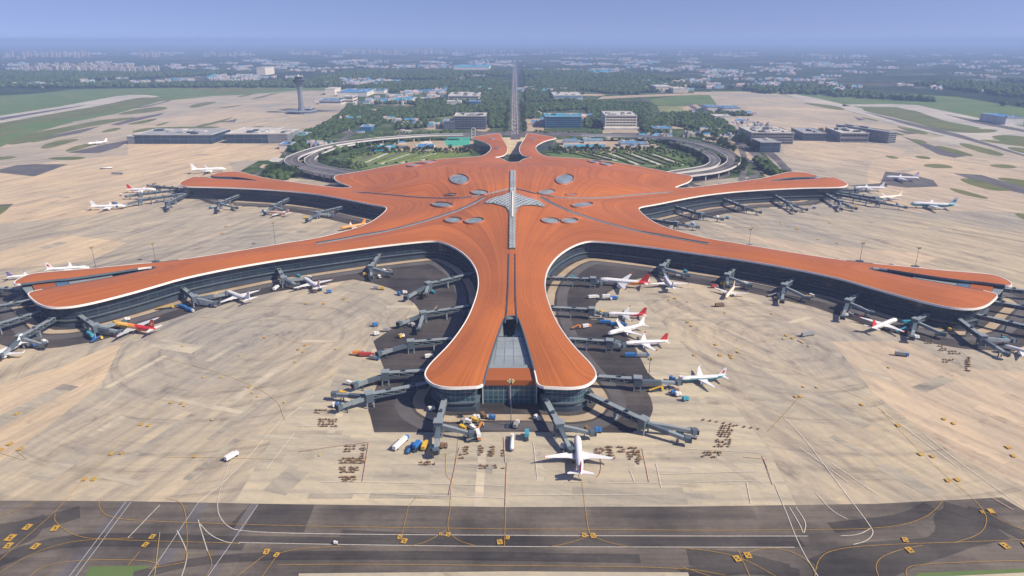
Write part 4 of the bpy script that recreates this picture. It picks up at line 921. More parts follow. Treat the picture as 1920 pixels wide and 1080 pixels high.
def place(key, maker, px, py, rz, label, cat, group=None, n_=[0]):
    t = maker if key in protos else None
    if key not in protos:
        o = maker(); protos[key] = (o, kid_map(o)); first = True
    else: o, km = protos[key]; o = copy_tree(o, km)
    a = P(px, py); o.location = (a.x, a.y, 0.31); o.rotation_euler = (0, 0, rz)
    o['label'] = label; o['category'] = cat
    if group: o['group'] = group
    elif 'group' in o: del o['group']
    return o
VEH = [('tk_wb','box',752,835,1.15,('blue','white',16),'long white lorry with blue cab end left of the tip bridge'),('ld_b','loader',770,845,1.3,('blue','blue',10),'blue belt loader beside the long white lorry'),
 ('lf_b','lift',783,843,1.2,('blue','blue',9),'blue high-lift truck in the row left of the tip bridge'),('tk_y','box',797,840,1.4,('yellow','yellow',9),'yellow truck ending the row left of the tip bridge'),
 ('tn_w','tanker',960,834,1.55,('white','white',17),'white fuel tanker standing nose to tail below the tip'),('lf_b2','lift',988,822,1.5,('blue','teal',9),'small blue lift truck right of the fuel tanker'),
 ('lf_w','lift',896,822,1.8,('blue','white',10),'blue and white lift truck below the west blade'),('ld_g','loader',888,828,.2,('orange','grey',9),'grey belt loader with orange cab below the west blade'),
 ('vn_w','box',435,860,1.05,('white','white',9),'white van driving alone on the south-west apron'),('tk_b3','box',344,579,-.5,('blue','blue',11),'blue truck near the south-west arm'),('tk_b4','box',357,585,-.4,('white','blue',9),'blue truck with white cab near the south-west arm'),
 ('tk_b5','box',386,574,-.2,('blue','white',12),'long pale truck below the middle south-west bridge'),('ld_y','loader',310,580,.3,('yellow','yellow',16),'long yellow loader beside the dark service road'),
 ('lf_c','lift',172,636,-.7,('blue','teal',13),'blue and teal lift truck below the south-west tip'),('ld_c','loader',182,640,1.0,('yellow','blue',10),'blue belt loader below the south-west tip'),
 ('tk_b6','box',1160,612,-.1,('blue','blue',14),'long blue loader truck in the eastern bay'),('tk_b7','box',1137,608,-.1,('yellow','blue',12),'blue truck with yellow cab in the eastern bay'),
 ('ld_o','loader',1080,617,.4,('orange','orange',9),'orange belt loader on dark asphalt of the eastern bay'),('tk_o','box',1100,615,.3,('orange','white',8),'white truck with orange cab in the eastern bay'),
 ('tk_b8','box',1183,670,0,('blue','blue',10),'first blue truck of the short row below the white airliner'),('tk_b9','box',1205,670,0,('blue','grey',10),'grey-boxed blue truck below the white airliner'),
 ('tk_w1','box',1113,560,.2,('white','white',11),'white truck by the second eastern bridge'),('tk_w2','lift',1138,563,0,('white','white',10),'white lift truck right of the second eastern bridge'),('tk_b10','box',1150,562,0,('blue','blue',9),'dark blue truck ending a row in the eastern bay'),
 ('ld_y2','loader',1230,734,.2,('yellow','yellow',11),'yellow belt loader under the pale bridge arm'),('ld_y3','loader',700,720,.5,('yellow','yellow',13),'yellow loader under the fourth western bridge'),('ld_y4','loader',690,722,.4,('orange','yellow',10),'orange loader beside the yellow one'),
 ('tk_r','box',688,669,0,('red','red',12),'red truck in the group left of the third western bridge'),('tk_r2','box',672,666,.1,('blue','orange',9),'orange-boxed truck left of the third western bridge'),('tk_k','box',703,675,-.3,('blue','grey',8),'dark truck right of the red one'),
 ('vt','box',518,543,1.5,('white','white',11),'white truck parked upright between two bridges'),('gt','box',1515,630,.35,('grey','grey',14),'grey tug and trailer alone on the south-east apron'),('gt2','loader',1450,556,.3,('white','grey',13),'grey loader below the south-east arm'),
 ('dk','box',1690,668,-.3,('blue','grey',10),'dark trailer in the south-east cart field'),('tn2','tanker',200,317,.2,('white','white',24),'white fuel tanker on the far west apron'),('dk2','box',220,327,-.1,('blue','grey',22),'dark trailer on the far west apron'),
 ('w7','box',630,1021,0,('white','white',4),'white van on the taxiway road'),('bb','box',498,812,0,('grey','grey',0.1),''),('tl','loader',1690,622,.4,('teal','teal',14),'teal loader beside the red-tailed airliner'),('tl2','lift',1700,612,.1,('teal','teal',10),'teal lift truck between the bridge and the red-tailed airliner'),
 ('w8','box',1350,575,.2,('grey','brown',10),'brown truck on the eastern apron'),('w9','box',805,672,.3,('white','white',7),'white van on the western service road'),('c1','box',968,800,1.3,('white','grey',8),'grey truck under the front mast'),('y5','loader',900,805,1.2,('tan','orange',9),'tan loader near the mast foot'),
 ('o1','box',1340,540,.1,('grey','red',7),'red truck near the cream airliner'),('o2','box',1405,610,0,('grey','grey',0.1),'')]
for k, kind, x, y, rz, (c1, c2, L), lab in VEH:
    if not lab: continue
    o_ = place(k, (lambda c1=c1, c2=c2, L=L, kind=kind: mk_truck(c1, c2, L, kind)), x, y, rz, lab, 'truck')
    if k == 'w7': o_.scale = (.5, .5, .5)
# small service vehicles scattered on the service roads
mini = []
for x0, y0, x1, y1, n in ((870,790,905,800,3),(1000,786,1020,790,1),(560,545,620,552,3),(700,610,760,640,5),(1060,520,1100,560,3),(1110,745,1130,755,2),(800,770,815,775,1),(1255,735,1290,752,4),(590,400,640,420,2),(1250,420,1310,432,3),(290,372,300,380,2),(1590,390,1600,392,2),(1660,560,1700,575,0),(880,782,960,788,3),(420,390,440,394,2),(700,540,720,545,2)):
    for i in range(n): mini.append((x0 + (x1 - x0) * R.random(), y0 + (y1 - y0) * R.random()))
for r_, n_, arms_, _l in BR:
    for ax, ay in arms_:
        for k in range(2):
            x, y = ax + R.uniform(-16, 16), ay + R.uniform(-2, 9) * (1 if ay > 450 else .5)
            if 2 < x < 1918: mini.append((x, y))
for i, (x, y) in enumerate(mini):
    c1 = ['white', 'yellow', 'grey', 'white', 'blue', 'brown', 'teal'][i % 7]
    place('mini_' + c1, (lambda c1=c1: mk_truck(c1, c1, 4.6, 'box')), x, y, R.uniform(-1, 1), 'small %s service van on the dark roads round the terminal' % c1, 'van', 'small %s service vans round the terminal' % c1)
carts = []
def rows(x0, y0, dx, dy, nx, ny, sx=0, p=.9, fl=0):
    for j in range(ny):
        for i in range(nx):
            if R.random() < p: carts.append((x0 + i * dx + j * sx, y0 + j * dy + i * fl, ))
rows(593,770,6,5,5,2,0,.6); rows(600,788,6,4,6,4,0,.85); rows(650,838,7,5,6,3,-1,.8); rows(684,836,0,5,1,5,-1); rows(638,861,6,4,8,3,1,.8); rows(640,878,6,4,6,3,0,.9); rows(640,896,5,4,6,3,0,.75)
rows(872,840,4,4,2,4); rows(900,838,4,4,2,5,0,.9); rows(918,840,4,4,3,5,0,.7); rows(790,868,5,4,6,2,0,.7); rows(863,854,5,6,2,3,0,.7); rows(900,875,7,4,7,2,2,.5); rows(943,846,2,5,1,4)
rows(1118,843,4,4,4,4,0,.7); rows(1138,840,4,5,3,4,1,.8); rows(1160,840,5,4,3,3,0,.6); rows(1176,842,4,4,6,6,1,.65); rows(1195,850,3,4,2,6)
rows(1318,788,13,3,9,1,0,.9,2.2); rows(1355,800,7,4,4,6,-2,.75); rows(1345,826,6,4,5,4,-1,.8); rows(1322,850,6,4,6,3,-2,.8); rows(1308,868,1,1,0,0)
rows(1735,640,6,4,3,2); rows(1760,650,6,4,3,3,1,.8); rows(1780,660,6,4,4,2,1,.8); rows(1812,672,3,4,3,7,0,.7); rows(1768,676,6,4,4,2,1,.7); rows(1825,664,7,3,6,2,0,.6); rows(1750,690,7,5,6,2,0,.5); rows(1672,660,6,5,4,3,3,.5)
rows(272,645,5,4,6,4,1,.6); rows(288,640,7,4,5,1); rows(200,658,8,3,6,1,0,.8); rows(35,668,6,4,6,3,-2,.7); rows(58,668,6,4,5,3,2,.7); rows(55,688,6,4,5,2,-3,.8); rows(30,706,5,3,5,2,-3,.7); rows(0,716,6,3,5,2,-3,.6)
rows(1355,530,6,4,4,3,2,.4); rows(1490,575,9,3,8,1,0,.8,1.6); rows(1365,560,6,4,3,2,0,.7); rows(730,562,9,5,4,2,0,.5); rows(736,580,7,4,3,2,0,.7); rows(715,613,8,4,3,2,0,.6); rows(280,409,9,4,4,2,3,.7); rows(375,414,8,3,3,1); rows(245,590,8,3,6,1,0,.5)
for i, (x, y) in enumerate(carts[:298]):
    x += R.uniform(-.8, .8); y += R.uniform(-.6, .6)
    place('cart%d' % (i % 3 > 1), (lambda i=i: mk_cart(i % 3 > 1)), x, y, R.choice([0, .05, -.05, 1.57, .1]) + (.4 if x > 1300 else 0), 'small brown baggage cart parked in rows on the apron', 'baggage cart', 'baggage carts parked in rows on the apron').scale = (.52,) * 3

# ---------------------------------------------------------------- buildings
def wmat(name, c1, c2, fr, w=5, h=4, ms=.5): return glasswall_mat(name, c1, c2, fr, w, h, ms, .5)
M['f_glass'] = wmat('facade_dark_glass', (.015,.04,.07), (.03,.07,.11), (.16,.18,.20), 22, 12, .35)
M['f_beige'] = mat('facade_beige', (.66,.60,.50), .8, var=.08, vscale=.1)
M['f_grey'] = wmat('facade_grey', (.22,.23,.24), (.30,.31,.32), (.14,.15,.17), 7, 5, .7)
M['f_scaf'] = wmat('facade_scaffold', (.07,.09,.13), (.11,.13,.17), (.17,.18,.20), 7, 5, .6)
M['f_net'] = wmat('facade_blue_net', (.02,.14,.26), (.03,.18,.33), (.04,.10,.18), 8, 5, .5)
M['f_white'] = mat('facade_white', (.62,.60,.57), .7, var=.1, vscale=.05)
M['r_pale'] = mat('roof_pale', (.48,.46,.43), .8, var=.2, vscale=.04)
M['r_grey'] = mat('roof_grey', (.30,.32,.34), .7, var=.2, vscale=.05)
M['r_cyan'] = mat('roof_cyan', (.03,.30,.48), .6, var=.2, vscale=.1)
M['r_blue'] = mat('roof_blue', (.05,.22,.46), .6, var=.25, vscale=.1)
M['r_green'] = mat('roof_green', (.05,.36,.26), .7, var=.2, vscale=.1)
M['r_pink'] = mat('roof_pink', (.52,.38,.36), .8, var=.2, vscale=.1)
def building(x0, x1, yb, hgt, depth, wallm, roofm, label, cat='building', name='office_building', floors=0, units=4, podium=0, skew=0.0, bays=0, win='win', name2=None):
    a, b = P(x0, yb), P(x1, yb); w = (b - a).length; rz = math.atan2(b.y - a.y, b.x - a.x) + skew
    t = empty(name, a, rz, label, cat)
    def wallbox(bx0, bx1, by0, by1, z0, z1, nm, mt):
        m = MB(); uvs = []
        for p, q in (((bx0, by0), (bx1, by0)), ((bx1, by0), (bx1, by1)), ((bx1, by1), (bx0, by1)), ((bx0, by1), (bx0, by0))):
            k = len(m.v); l = math.dist(p, q); m.v += [(*p, z0), (*q, z0), (*q, z1), (*p, z1)]; uvs += [(0, 0), (l, 0), (l, z1 - z0), (0, z1 - z0)]; m.f.append((k, k + 1, k + 2, k + 3)); m.m.append(0)
        return m.build(nm, mt, t, uv=uvs)
    wallbox(0, w, 0, depth, 0, hgt, 'wall', wallm)
    m = MB(); m.box((w / 2, depth / 2, hgt + .4), (w + 1.6, depth + 1.6, .9)); rf = m.build('roof', roofm, t)
    m = MB()
    for sx, sy, cx, cy_ in ((w + 1.6, .8, w / 2, -.4), (w + 1.6, .8, w / 2, depth + .4), (.8, depth - .1, -.4, depth / 2), (.8, depth - .1, w + .4, depth / 2)): m.box((cx, cy_, hgt + 1.5), (sx, sy, 1.3))
    m.build('parapet', M['r_pale'], rf)
    for i in range(units):
        m = MB(); ux, uy = R.uniform(.12, .88) * w, R.uniform(.15, .85) * depth; m.box((ux, uy, hgt + 2.3), (R.uniform(.04, .12) * w + 3, R.uniform(.06, .16) * depth + 3, R.uniform(2.4, 4.5))); m.build('roof_unit', R.choice([M['r_grey'], M['r_pale'], M['steeld']]), rf)
    if floors:
        for f in range(floors):
            z = hgt * (f + .55) / floors; m = MB(); n = bays or max(4, int(w / 9))
            m.box((w / 2, -.12, z), (w * .94, .2, hgt / floors * .42)); fb = m.build('window_band', M[win], t)
            m = MB()
            for i in range(1, n): m.box((w * (.03 + .94 * i / n), -.3, z), (.7, .3, hgt / floors * .44))
            m.build('mullion', wallm, fb)
            m = MB(); m.box((w + .12, depth / 2, z), (.2, depth * .9, hgt / floors * .42)); m.build('side_window_band', M[win], t)
    if podium:
        m = MB(); m.box((w / 2, -podium / 2, 3), (w * 1.1, podium, 6)); m.build('podium', M['r_pale'], t)
    return t
building(253,398,270,21,120,M['f_glass'],M['r_grey'],'long low building with dark glass front on the far west apron',units=14)
building(240,254,270,17,60,M['f_grey'],M['r_grey'],'grey end block beside the long glass building on the west apron',units=2)
building(425,502,269,22,130,M['f_glass'],M['r_pale'],'low dark-glass building right of the long one on the west apron',units=9)
building(503,540,269,22,95,M['f_grey'],M['r_pale'],'pale wing of the second west apron building',floors=0,units=3)
building(1407,1485,270,26,120,M['f_grey'],M['r_pale'],'grey office block with crowded roof on the east side',floors=4,units=16,skew=-.05)
building(1424,1462,286,22,60,M['f_glass'],M['r_grey'],'smaller dark building in front of the grey office block',units=2)
building(1505,1545,264,18,110,M['f_glass'],M['r_grey'],'low dark shed on the east apron edge',units=3,skew=-.1)
building(1574,1625,267,22,110,M['f_grey'],M['r_pale'],'pale-roofed hall on the east apron edge',floors=2,units=8,skew=-.08)
building(1664,1683,269,26,170,M['f_grey'],M['r_grey'],'tall slab with dark side at the end of the east row',floors=5,units=3,skew=.35)
building(852,911,243,36,90,M['f_scaf'],M['r_pale'],'unfinished dark block wrapped in scaffolding left of the avenue',floors=6,units=12)
building(832,852,243,22,60,M['f_scaf'],M['r_blue'],'low dark annex beside the scaffolded block',units=2)
building(1022,1090,240,31,90,M['f_net'],M['r_cyan'],'block wrapped in blue netting right of the avenue',floors=5,units=6)
building(1134,1193,242,36,130,M['f_beige'],M['r_pale'],'beige block with tall openings and stepped roof',floors=5,bays=9,podium=25,units=7,skew=-.04)
building(840,898,192,24,200,M['f_white'],M['r_pale'],'white hall with pale roof left of the avenue',floors=2,units=9)
building(838,864,199,16,60,M['f_white'],M['r_pale'],'low white hall in front of the bigger one',units=1)
building(1038,1092,190,22,200,M['f_white'],M['r_pale'],'white hall with blue front right of the avenue',floors=2,units=7,win='r_blue')
building(880,900,200,18,60,M['f_net'],M['r_blue'],'small blue shed beside the white hall',units=1)
building(560,582,212,14,60,M['f_glass'],M['r_grey'],'low round-cornered base hall beside the control tower',units=2)
building(598,640,196,16,90,M['f_white'],M['r_blue'],'blue-roofed sheds right of the control tower',floors=1,units=3)
building(645,662,193,24,90,M['f_beige'],M['r_pale'],'small beige block right of the blue sheds',floors=2,units=1)
building(632,688,181,18,220,M['f_white'],M['r_blue'],'farther blue-roofed hall beyond the control tower',units=4)
building(610,628,178,26,120,M['f_beige'],M['r_pale'],'sunlit cream block beyond the control tower',units=1)
building(688,720,176,14,120,M['f_white'],M['r_blue'],'blue shed beyond the west woods',units=1)
building(735,770,196,16,110,M['f_white'],M['r_cyan'],'cyan shed in front of the white hall',units=1)
building(850,917,131,22,500,M['f_white'],M['r_cyan'],'very long cyan-roofed warehouse in the hazy distance',units=2)
building(1110,1148,141,20,300,M['f_white'],M['r_cyan'],'cyan warehouse right of the avenue in the distance',units=1)
building(1230,1262,172,22,160,M['f_beige'],M['r_pale'],'cream sheds at the far edge of the east fields',units=2)
building(1262,1290,174,18,140,M['f_beige'],M['r_pale'],'second cream shed at the far edge of the east fields',units=1)
building(482,498,141,50,200,M['f_beige'],M['r_pale'],'lone sunlit block in the woods left of the tower',units=1)
building(1326,1350,210,16,80,M['f_white'],M['r_blue'],'blue-roofed cabin group on bare earth to the east',units=1)
building(1355,1388,212,16,90,M['f_white'],M['r_blue'],'larger blue-roofed cabins on bare earth to the east',units=2)
building(1340,1372,226,12,60,M['f_white'],M['r_pale'],'white-roofed shed beside the east service road',units=1)
building(1884,1918,234,20,120,M['f_white'],M['r_blue'],'blue and white hall at the far right edge',units=2)
building(1060,1136,283,8,36,M['f_white'],M['r_cyan'],'large cyan-roofed site cabins inside the east loop',units=2)
building(1056,1085,272,8,30,M['f_white'],M['r_blue'],'blue-roofed cabins behind the cyan ones in the east loop',units=1)
building(1095,1130,269,7,26,M['f_white'],M['r_cyan'],'second row of cyan cabins in the east loop',units=1)
building(1164,1198,275,7,40,M['f_white'],M['r_blue'],'blue cabins near the car park of the east loop',units=1)
building(1200,1216,276,7,30,M['f_white'],M['r_blue'],'small blue cabins at the end of the east loop',units=1)
building(780,812,283,8,46,M['f_white'],M['r_blue'],'blue-roofed site cabins inside the west loop',units=1)
building(1226,1260,250,12,50,M['f_white'],M['r_blue'],'white and blue cabins north of the east loop',units=1)
building(524,545,280,10,40,M['f_white'],M['r_blue'],'blue-roofed depot beside the west viaduct',units=1)
building(545,572,262,10,60,M['f_white'],M['r_cyan'],'pale cyan depot at the edge of the west woods',units=1)
building(676,696,247,12,50,M['f_net'],M['r_blue'],'blue tent-like shed north of the west loop',units=1)
# cluster fillers: cabins
def hut_proto(col):
    t = empty('site_cabin', (0, 0, 0)); m = MB(); m.box((0, 0, 2.4), (16, 8, 4.8)); m.build('wall', M['f_white'], t)
    m = MB(); m.v = [(-8.6,-4.6,4.8),(8.6,-4.6,4.8),(8.6,4.6,4.8),(-8.6,4.6,4.8),(-8.6,0,6.8),(8.6,0,6.8)]; m.f = [(0,1,5,4),(2,3,4,5),(0,4,3),(1,2,5)]; m.m = [0]*4; m.build('roof', M[col], t); return t
def fill(x0, y0, x1, y1, n, cols, lab, group, s=(0.8, 2.0)):
    for i in range(n):
        x, y = R.uniform(x0, x1), R.uniform(y0, y1); c = R.choice(cols)
        o = place('hut_' + c, (lambda c=c: hut_proto(c)), x, y, R.choice([0, 0, .1, 1.57]) , lab, 'cabin', group); q = R.uniform(*s); o.scale = (q, q, min(q, 1.4)); o.location.z = 0
fill(690,170,830,195,26,['r_blue','r_pink','r_pale','r_cyan'],'low workshop roofed in blue, pink or white beyond the west woods','workshops beyond the west woods',(1,2.6))
fill(590,188,700,196,8,['r_blue','r_pale'],'low blue-roofed store beside the control tower apron','stores beside the control tower apron',(1,2))
fill(1170,262,1220,276,7,['r_blue','r_cyan','r_pale'],'blue site hut inside the east loop','site huts inside the east loop',(.6,1.2))
fill(1050,258,1140,268,8,['r_blue','r_cyan','r_pale'],'blue hut behind the cyan cabins','huts behind the cyan cabins',(.6,1.2))
fill(660,262,790,282,9,['r_blue','r_pale','r_cyan'],'pale or blue hut inside the west loop','huts inside the west loop',(.5,1.0))
fill(1000,195,1020,235,5,['r_pale','r_pink'],'cream hut close to the avenue','huts close to the avenue',(.7,1.4))
fill(1320,238,1420,262,10,['r_pale','r_pink','r_blue'],'small hut along the east service roads','huts along the east service roads',(.6,1.3))
fill(1290,205,1400,214,10,['r_blue','r_pale','r_cyan'],'blue site hut on bare ground east of the fields','site huts east of the fields',(1,1.8))
fill(640,232,800,250,8,['r_pink','r_pale','r_blue'],'small hut among trees north of the west loop','huts north of the west loop',(.6,1.3))
# ---- control tower
c = P(566,212); D = (c - Vector((CX, 0, H))).length; s = D / F
t = empty('control_tower', c, 0, 'slender flared air traffic control tower on the west apron', 'control tower')
K = 20; prof = [(0, 9.5), (6, 7.8), (16, 5.8), (28, 5.2), (40, 5.6), (47, 7.0), (50, 10.0)]
m = MB(); m.loft([[(r * s * .66 * math.cos(2*math.pi*k/K), r * s * .66 * math.sin(2*math.pi*k/K), z * s) for k in range(K)] for z, r in prof]); m.build('shaft', mat('tower_concrete', (.16,.19,.24), .6, var=.1, vscale=.05), t, smooth=True)
for k in range(0, K, 2):
    m = MB(); a_ = 2*math.pi*k/K
    for (z0, r0), (z1, r1) in zip(prof[:-1], prof[1:]): m.tube((r0*s*.68*math.cos(a_), r0*s*.68*math.sin(a_), z0*s), (r1*s*.68*math.cos(a_), r1*s*.68*math.sin(a_), z1*s), .35*s, n=4)
    m.build('rib', M['steell'], t)
def disc(name, z0, r0, z1, r1, mt, par=t):
    m = MB(); m.tube((0, 0, z0 * s), (0, 0, z1 * s), r0 * s, r1 * s, n=K); return m.build(name, mt, par)
disc('gallery', 50, 9.2, 52.5, 10.2, M['steel']); disc('lower_cab', 52.6, 9.6, 55, 9.8, M['win']); disc('balcony', 55.1, 10.4, 56, 10.4, M['steel'])
disc('control_room', 56.1, 5.6, 60, 6.6, M['win']); rf = disc('roof', 60.1, 7.0, 61.2, 6.2, M['steel']); disc('radome', 61.3, 1.8, 64, 1.0, M['f_white'], rf); disc('antenna', 64, .3, 69, .15, M['steell'], rf)
disc('base_hall', 0, 24, 3.5, 23, M['steel']); disc('base_roof', 3.6, 25, 4.4, 25, M['steell'])
# small arch gate seen beside the north-west claw
a = P(888,262); sc_ = (a - Vector((CX,0,H))).length / F; t = empty('arch_tower', a, 0, 'white open arch tower beside the north entrance canopy', 'arch tower')
m = MB()
for x in (-3.2, 3.2): m.box((x * sc_, 0, 9 * sc_), (1.1 * sc_, 1.6 * sc_, 18 * sc_))
m.build('pier', M['f_white'], t)
m = MB(); pts = [(3.4 * math.cos(q) * sc_, 0, (18 + 3.4 * math.sin(q)) * sc_) for q in [math.pi * i / 10 for i in range(11)]]
for p, q in zip(pts[:-1], pts[1:]): m.tube(p, q, .7 * sc_, n=6)
m.build('arch', M['f_white'], t)
m = MB()
for z in (5, 10, 15): m.box((0, 0, z * sc_), (6.2 * sc_, .9 * sc_, .8 * sc_))
m.build('cross_beam', M['f_white'], t)

# ---------------------------------------------------------------- landside park, roads, viaducts
sheet('park', [(455,318),(520,282),(560,253),(640,212),(652,190),(700,172),(940,168),(1300,168),(1330,200),(1345,232),(1415,268),(1462,318),(1480,336),(1400,352),(1280,352),(960,330),(640,352),(520,345),(445,328)], 0.05, M['park'])
sheet('avenue', [(957,250),(958,190),(960,150),(962,125),(963,112),(968,112),(969,125),(971,150),(973,190),(975,250),(976,262),(957,262)], 0.40, M['road'])
sheet('road', [(860,249),(930,247),(1010,247),(1100,249),(1100,256),(1010,254),(930,254),(860,256)], 0.30, M['road'])
sheet('forecourt', [(938,258),(988,258),(984,290),(944,290)], 0.33, mat('forecourt_paving', (.55,.44,.28), .9, var=.2, vscale=.03))
sheet('car_park', [(636,312),(650,296),(700,287),(800,285),(870,286),(900,300),(800,302),(680,318)], 0.12, M['lush'])
sheet('car_park', [(1020,288),(1110,285),(1230,285),(1280,292),(1300,306),(1290,318),(1200,312),(1060,300)], 0.12, M['lush'])
sheet('sports_ground', [(690,280),(712,271),(742,272),(738,284),(700,284)], 0.16, M['r_cyan'])
sheet('sports_ground', [(832,262),(846,255),(882,256),(880,272),(838,275)], 0.16, M['r_green'])
sheet('bare_earth', [(735,268),(800,264),(900,264),(940,270),(930,280),(740,286)], 0.13, M['earth'])
sheet('bare_earth', [(1040,262),(1210,262),(1240,276),(1180,286),(1060,286)], 0.13, M['earth'])
sheet('bare_earth', [(1276,202),(1300,196),(1400,200),(1412,214),(1300,214)], 0.13, M['earth'])
sheet('bare_earth', [(1330,252),(1390,270),(1440,300),(1470,330),(1440,335),(1400,300),(1350,270),(1320,262)], 0.13, M['earth'])
sheet('bare_earth', [(700,186),(760,180),(830,186),(840,196),(760,198),(700,196)], 0.13, M['earth'])
sheet('bare_earth', [(985,222),(1018,224),(1020,246),(985,246)], 0.13, M['earth'])
sheet('bare_earth', [(780,158),(800,150),(830,155),(812,162)], 0.13, M['earth'])
sheet('bare_earth', [(1130,244),(1195,244),(1200,250),(1130,250)], 0.14, M['earth'])
sheet('bare_earth', [(1130,181),(1250,176),(1330,174),(1330,177),(1200,182),(1120,186)], 0.13, M['earth'])
sheet('green_field', [(1215,186),(1290,178),(1330,178),(1345,196),(1300,197),(1230,197)], 0.12, M['lush'])
sheet('green_field', [(1232,199),(1290,198),(1310,210),(1240,212)], 0.12, mat('pale_field', (.20,.22,.09), .95, var=.2, vscale=.01))
sheet('green_field', [(760,222),(850,216),(840,244),(740,250)], 0.12, mat('scrub_field', (.13,.14,.07), .95, var=.3, vscale=.01))
sheet('market', [(815,152),(840,136),(912,134),(906,152)], 0.15, grid_mat('market_roofs', (.50,.46,.43), (.36,.33,.31), (.10,.11,.10), 60, 26, 7.0))
# car-park rows: alternating hedges and bays
hed = mat('hedge_leaves', (.07,.125,.03), .9, col2=(.17,.20,.05), vscale=.35, spec=.1); bay_m = M['road']
nh = 0
for side, xa, xb, xc, xd in ((0, 648, 800, 690, 880), (1, 1125, 1290, 1075, 1228)):
    n = 17
    for i in range(n):
        f = i / (n - 1)
        if side: top, bot = (xc + (xd - xc) * f, 287.5), (xa + (xb - xa) * f, 309 if f > .35 else 301)
        else: top, bot = (xc + (xd - xc) * f, 287.5), (xa + (xb - xa) * f, 311 - 8 * f)
        if not side and bot[0] > 770: bot = (bot[0], 300)
        a, b_ = P(*top), P(*bot)
        if i % 2 == 0:
            q = MB(); k = 14; d = (b_ - a); nn = Vector((-d.y, d.x, 0)).normalized(); rr = []
            for j in range(k + 1):
                p = a.lerp(b_, j / k); w = 3.2 + R.uniform(-.8, .8); h = 2.6 + R.uniform(-.6, .9)
                rr.append([tuple(p - nn * w), tuple(p - nn * w * .8 + Vector((0, 0, h))), tuple(p + nn * w * .8 + Vector((0, 0, h + R.uniform(-.4, .4)))), tuple(p + nn * w)])
            q.loft(rr, closed=False, caps=False); o = q.build('hedge', hed)
            tag(o, 'clipped hedge row between the bays of the %s loop car park' % ('east' if side else 'west'), 'hedge', 'hedge rows of the %s loop car park' % ('east' if side else 'west')); nh += 1
        else:
            q = MB(); d = (b_ - a); q.beam(a + Vector((0, 0, .13)), b_ + Vector((0, 0, .13)), 9, .06); struct(q.build('car_park_lane', bay_m if i % 4 == 1 else M['r_pale']))
def road(pts, w, z=.36, name='road', mt=None):
    b = MB(); ribbon(b, pts, w, z, sm=2); return struct(b.build(name, mt or M['road']))
RZ = 0.36
for i, (pts, w) in enumerate([([(1290,195),(1330,222),(1380,256),(1425,296),(1452,330)],22),([(1310,196),(1360,232),(1410,262),(1450,290),(1478,322)],16),([(1345,232),(1400,262),(1455,300),(1480,318)],10),([(660,222),(620,250),(585,272),(540,300),(505,318),(480,330)],22),([(690,236),(640,262),(600,290),(575,310)],14),([(650,262),(620,278)],12),
    ([(860,252),(760,258),(680,266)],18),([(1100,252),(1180,254),(1240,262),(1300,280)],18),([(1380,262),(1400,300),(1390,340)],12),([(1400,300),(1425,315),(1415,335)],10),([(1440,300),(1430,322),(1400,338)],9),([(640,170),(700,210),(660,230)],12),([(770,168),(820,160),(700,200)],9),([(1195,240),(1230,225),(1215,190),(1200,182)],12),([(1000,190),(1030,182),(1010,175)],8),
    ([(973,160),(1100,164),(1300,168)],14),([(955,160),(800,166),(650,176)],14),([(974,205),(1090,208),(1230,214)],12),([(955,206),(860,208),(720,214)],12),([(530,285),(545,300),(520,320),(540,335)],10)]): road(pts, w, RZ + .012 * i)
for i, q in enumerate(([(960,252),(961,190),(963,130)],[(971,252),(969,190),(967,130)])): road(q, 1.0, .62 + .01 * i, 'road_marking', M['whitef'])
def viaduct(pts, w, h0, label, hpts=None):
    q = XY(pts, h0); 
    for _ in range(3): q = chaikin(q, False)
    q = [Vector(p) for p in q]; t = empty('viaduct', (q[0].x, q[0].y, 0), 0, label, 'viaduct', 'curving elevated approach roads'); o = q[0].copy()
    L = []; 
    for i in range(len(q)):
        d = (q[min(i + 1, len(q) - 1)] - q[max(i - 1, 0)]).normalized(); L.append((q[i] - o, Vector((-d.y, d.x))))
    def prof(offs, name, mt, parent=t):
        m = MB(); m.loft([[(p.x + n.x * a, p.y + n.y * a, z) for a, z in offs] for p, n in L], caps=True); return m.build(name, mt, parent)
    W = w / 2; dk = prof([(-W, h0 - 1.8), (W, h0 - 1.8), (W, h0), (-W, h0)], 'deck', M['road'])
    for sg in (-1, 1): prof([(sg * (W - .1) - .45, h0 - 1.9), (sg * (W - .1) + .45, h0 - 1.9), (sg * (W - .1) + .45, h0 + 1.3), (sg * (W - .1) - .45, h0 + 1.3)], 'parapet', mat('viaduct_parapet', (.55,.54,.52), .8) if 'viaduct_parapet' not in bpy.data.materials else bpy.data.materials['viaduct_parapet'])
    prof([(-.25, h0 + .02), (.25, h0 + .02), (.25, h0 + .06), (-.25, h0 + .06)], 'lane_line', M['white'], dk)
    acc = 0
    for i in range(1, len(L)):
        acc += (L[i][0] - L[i - 1][0]).length
        if acc > 34:
            acc = 0; p, n = L[i]; m = MB(); an = math.atan2(n.y, n.x)
            for a_ in (-.3, .3): m = MB(); m.box((p.x + n.x * w * a_, p.y + n.y * w * a_, (h0 - 1.85) / 2), (2.2, 2.2, h0 - 1.85), an); m.build('pier', M['r_pale'], t)
    return t
viaduct([(1255,331),(1300,326),(1340,321),(1368,311),(1379,300),(1368,288),(1337,276),(1295,265),(1253,259),(1200,255),(1090,253)], 26, 13, 'outer deck of the east viaduct loop')
viaduct([(1225,331),(1262,323),(1303,317),(1332,312),(1343,302),(1335,292),(1318,282),(1290,272),(1262,266)], 20, 11, 'inner deck of the east viaduct loop')
viaduct([(680,331),(628,327),(583,318),(549,308),(544,297),(566,287),(612,273),(680,263),(740,257),(800,253),(868,252)], 26, 13, 'outer deck of the west viaduct loop')
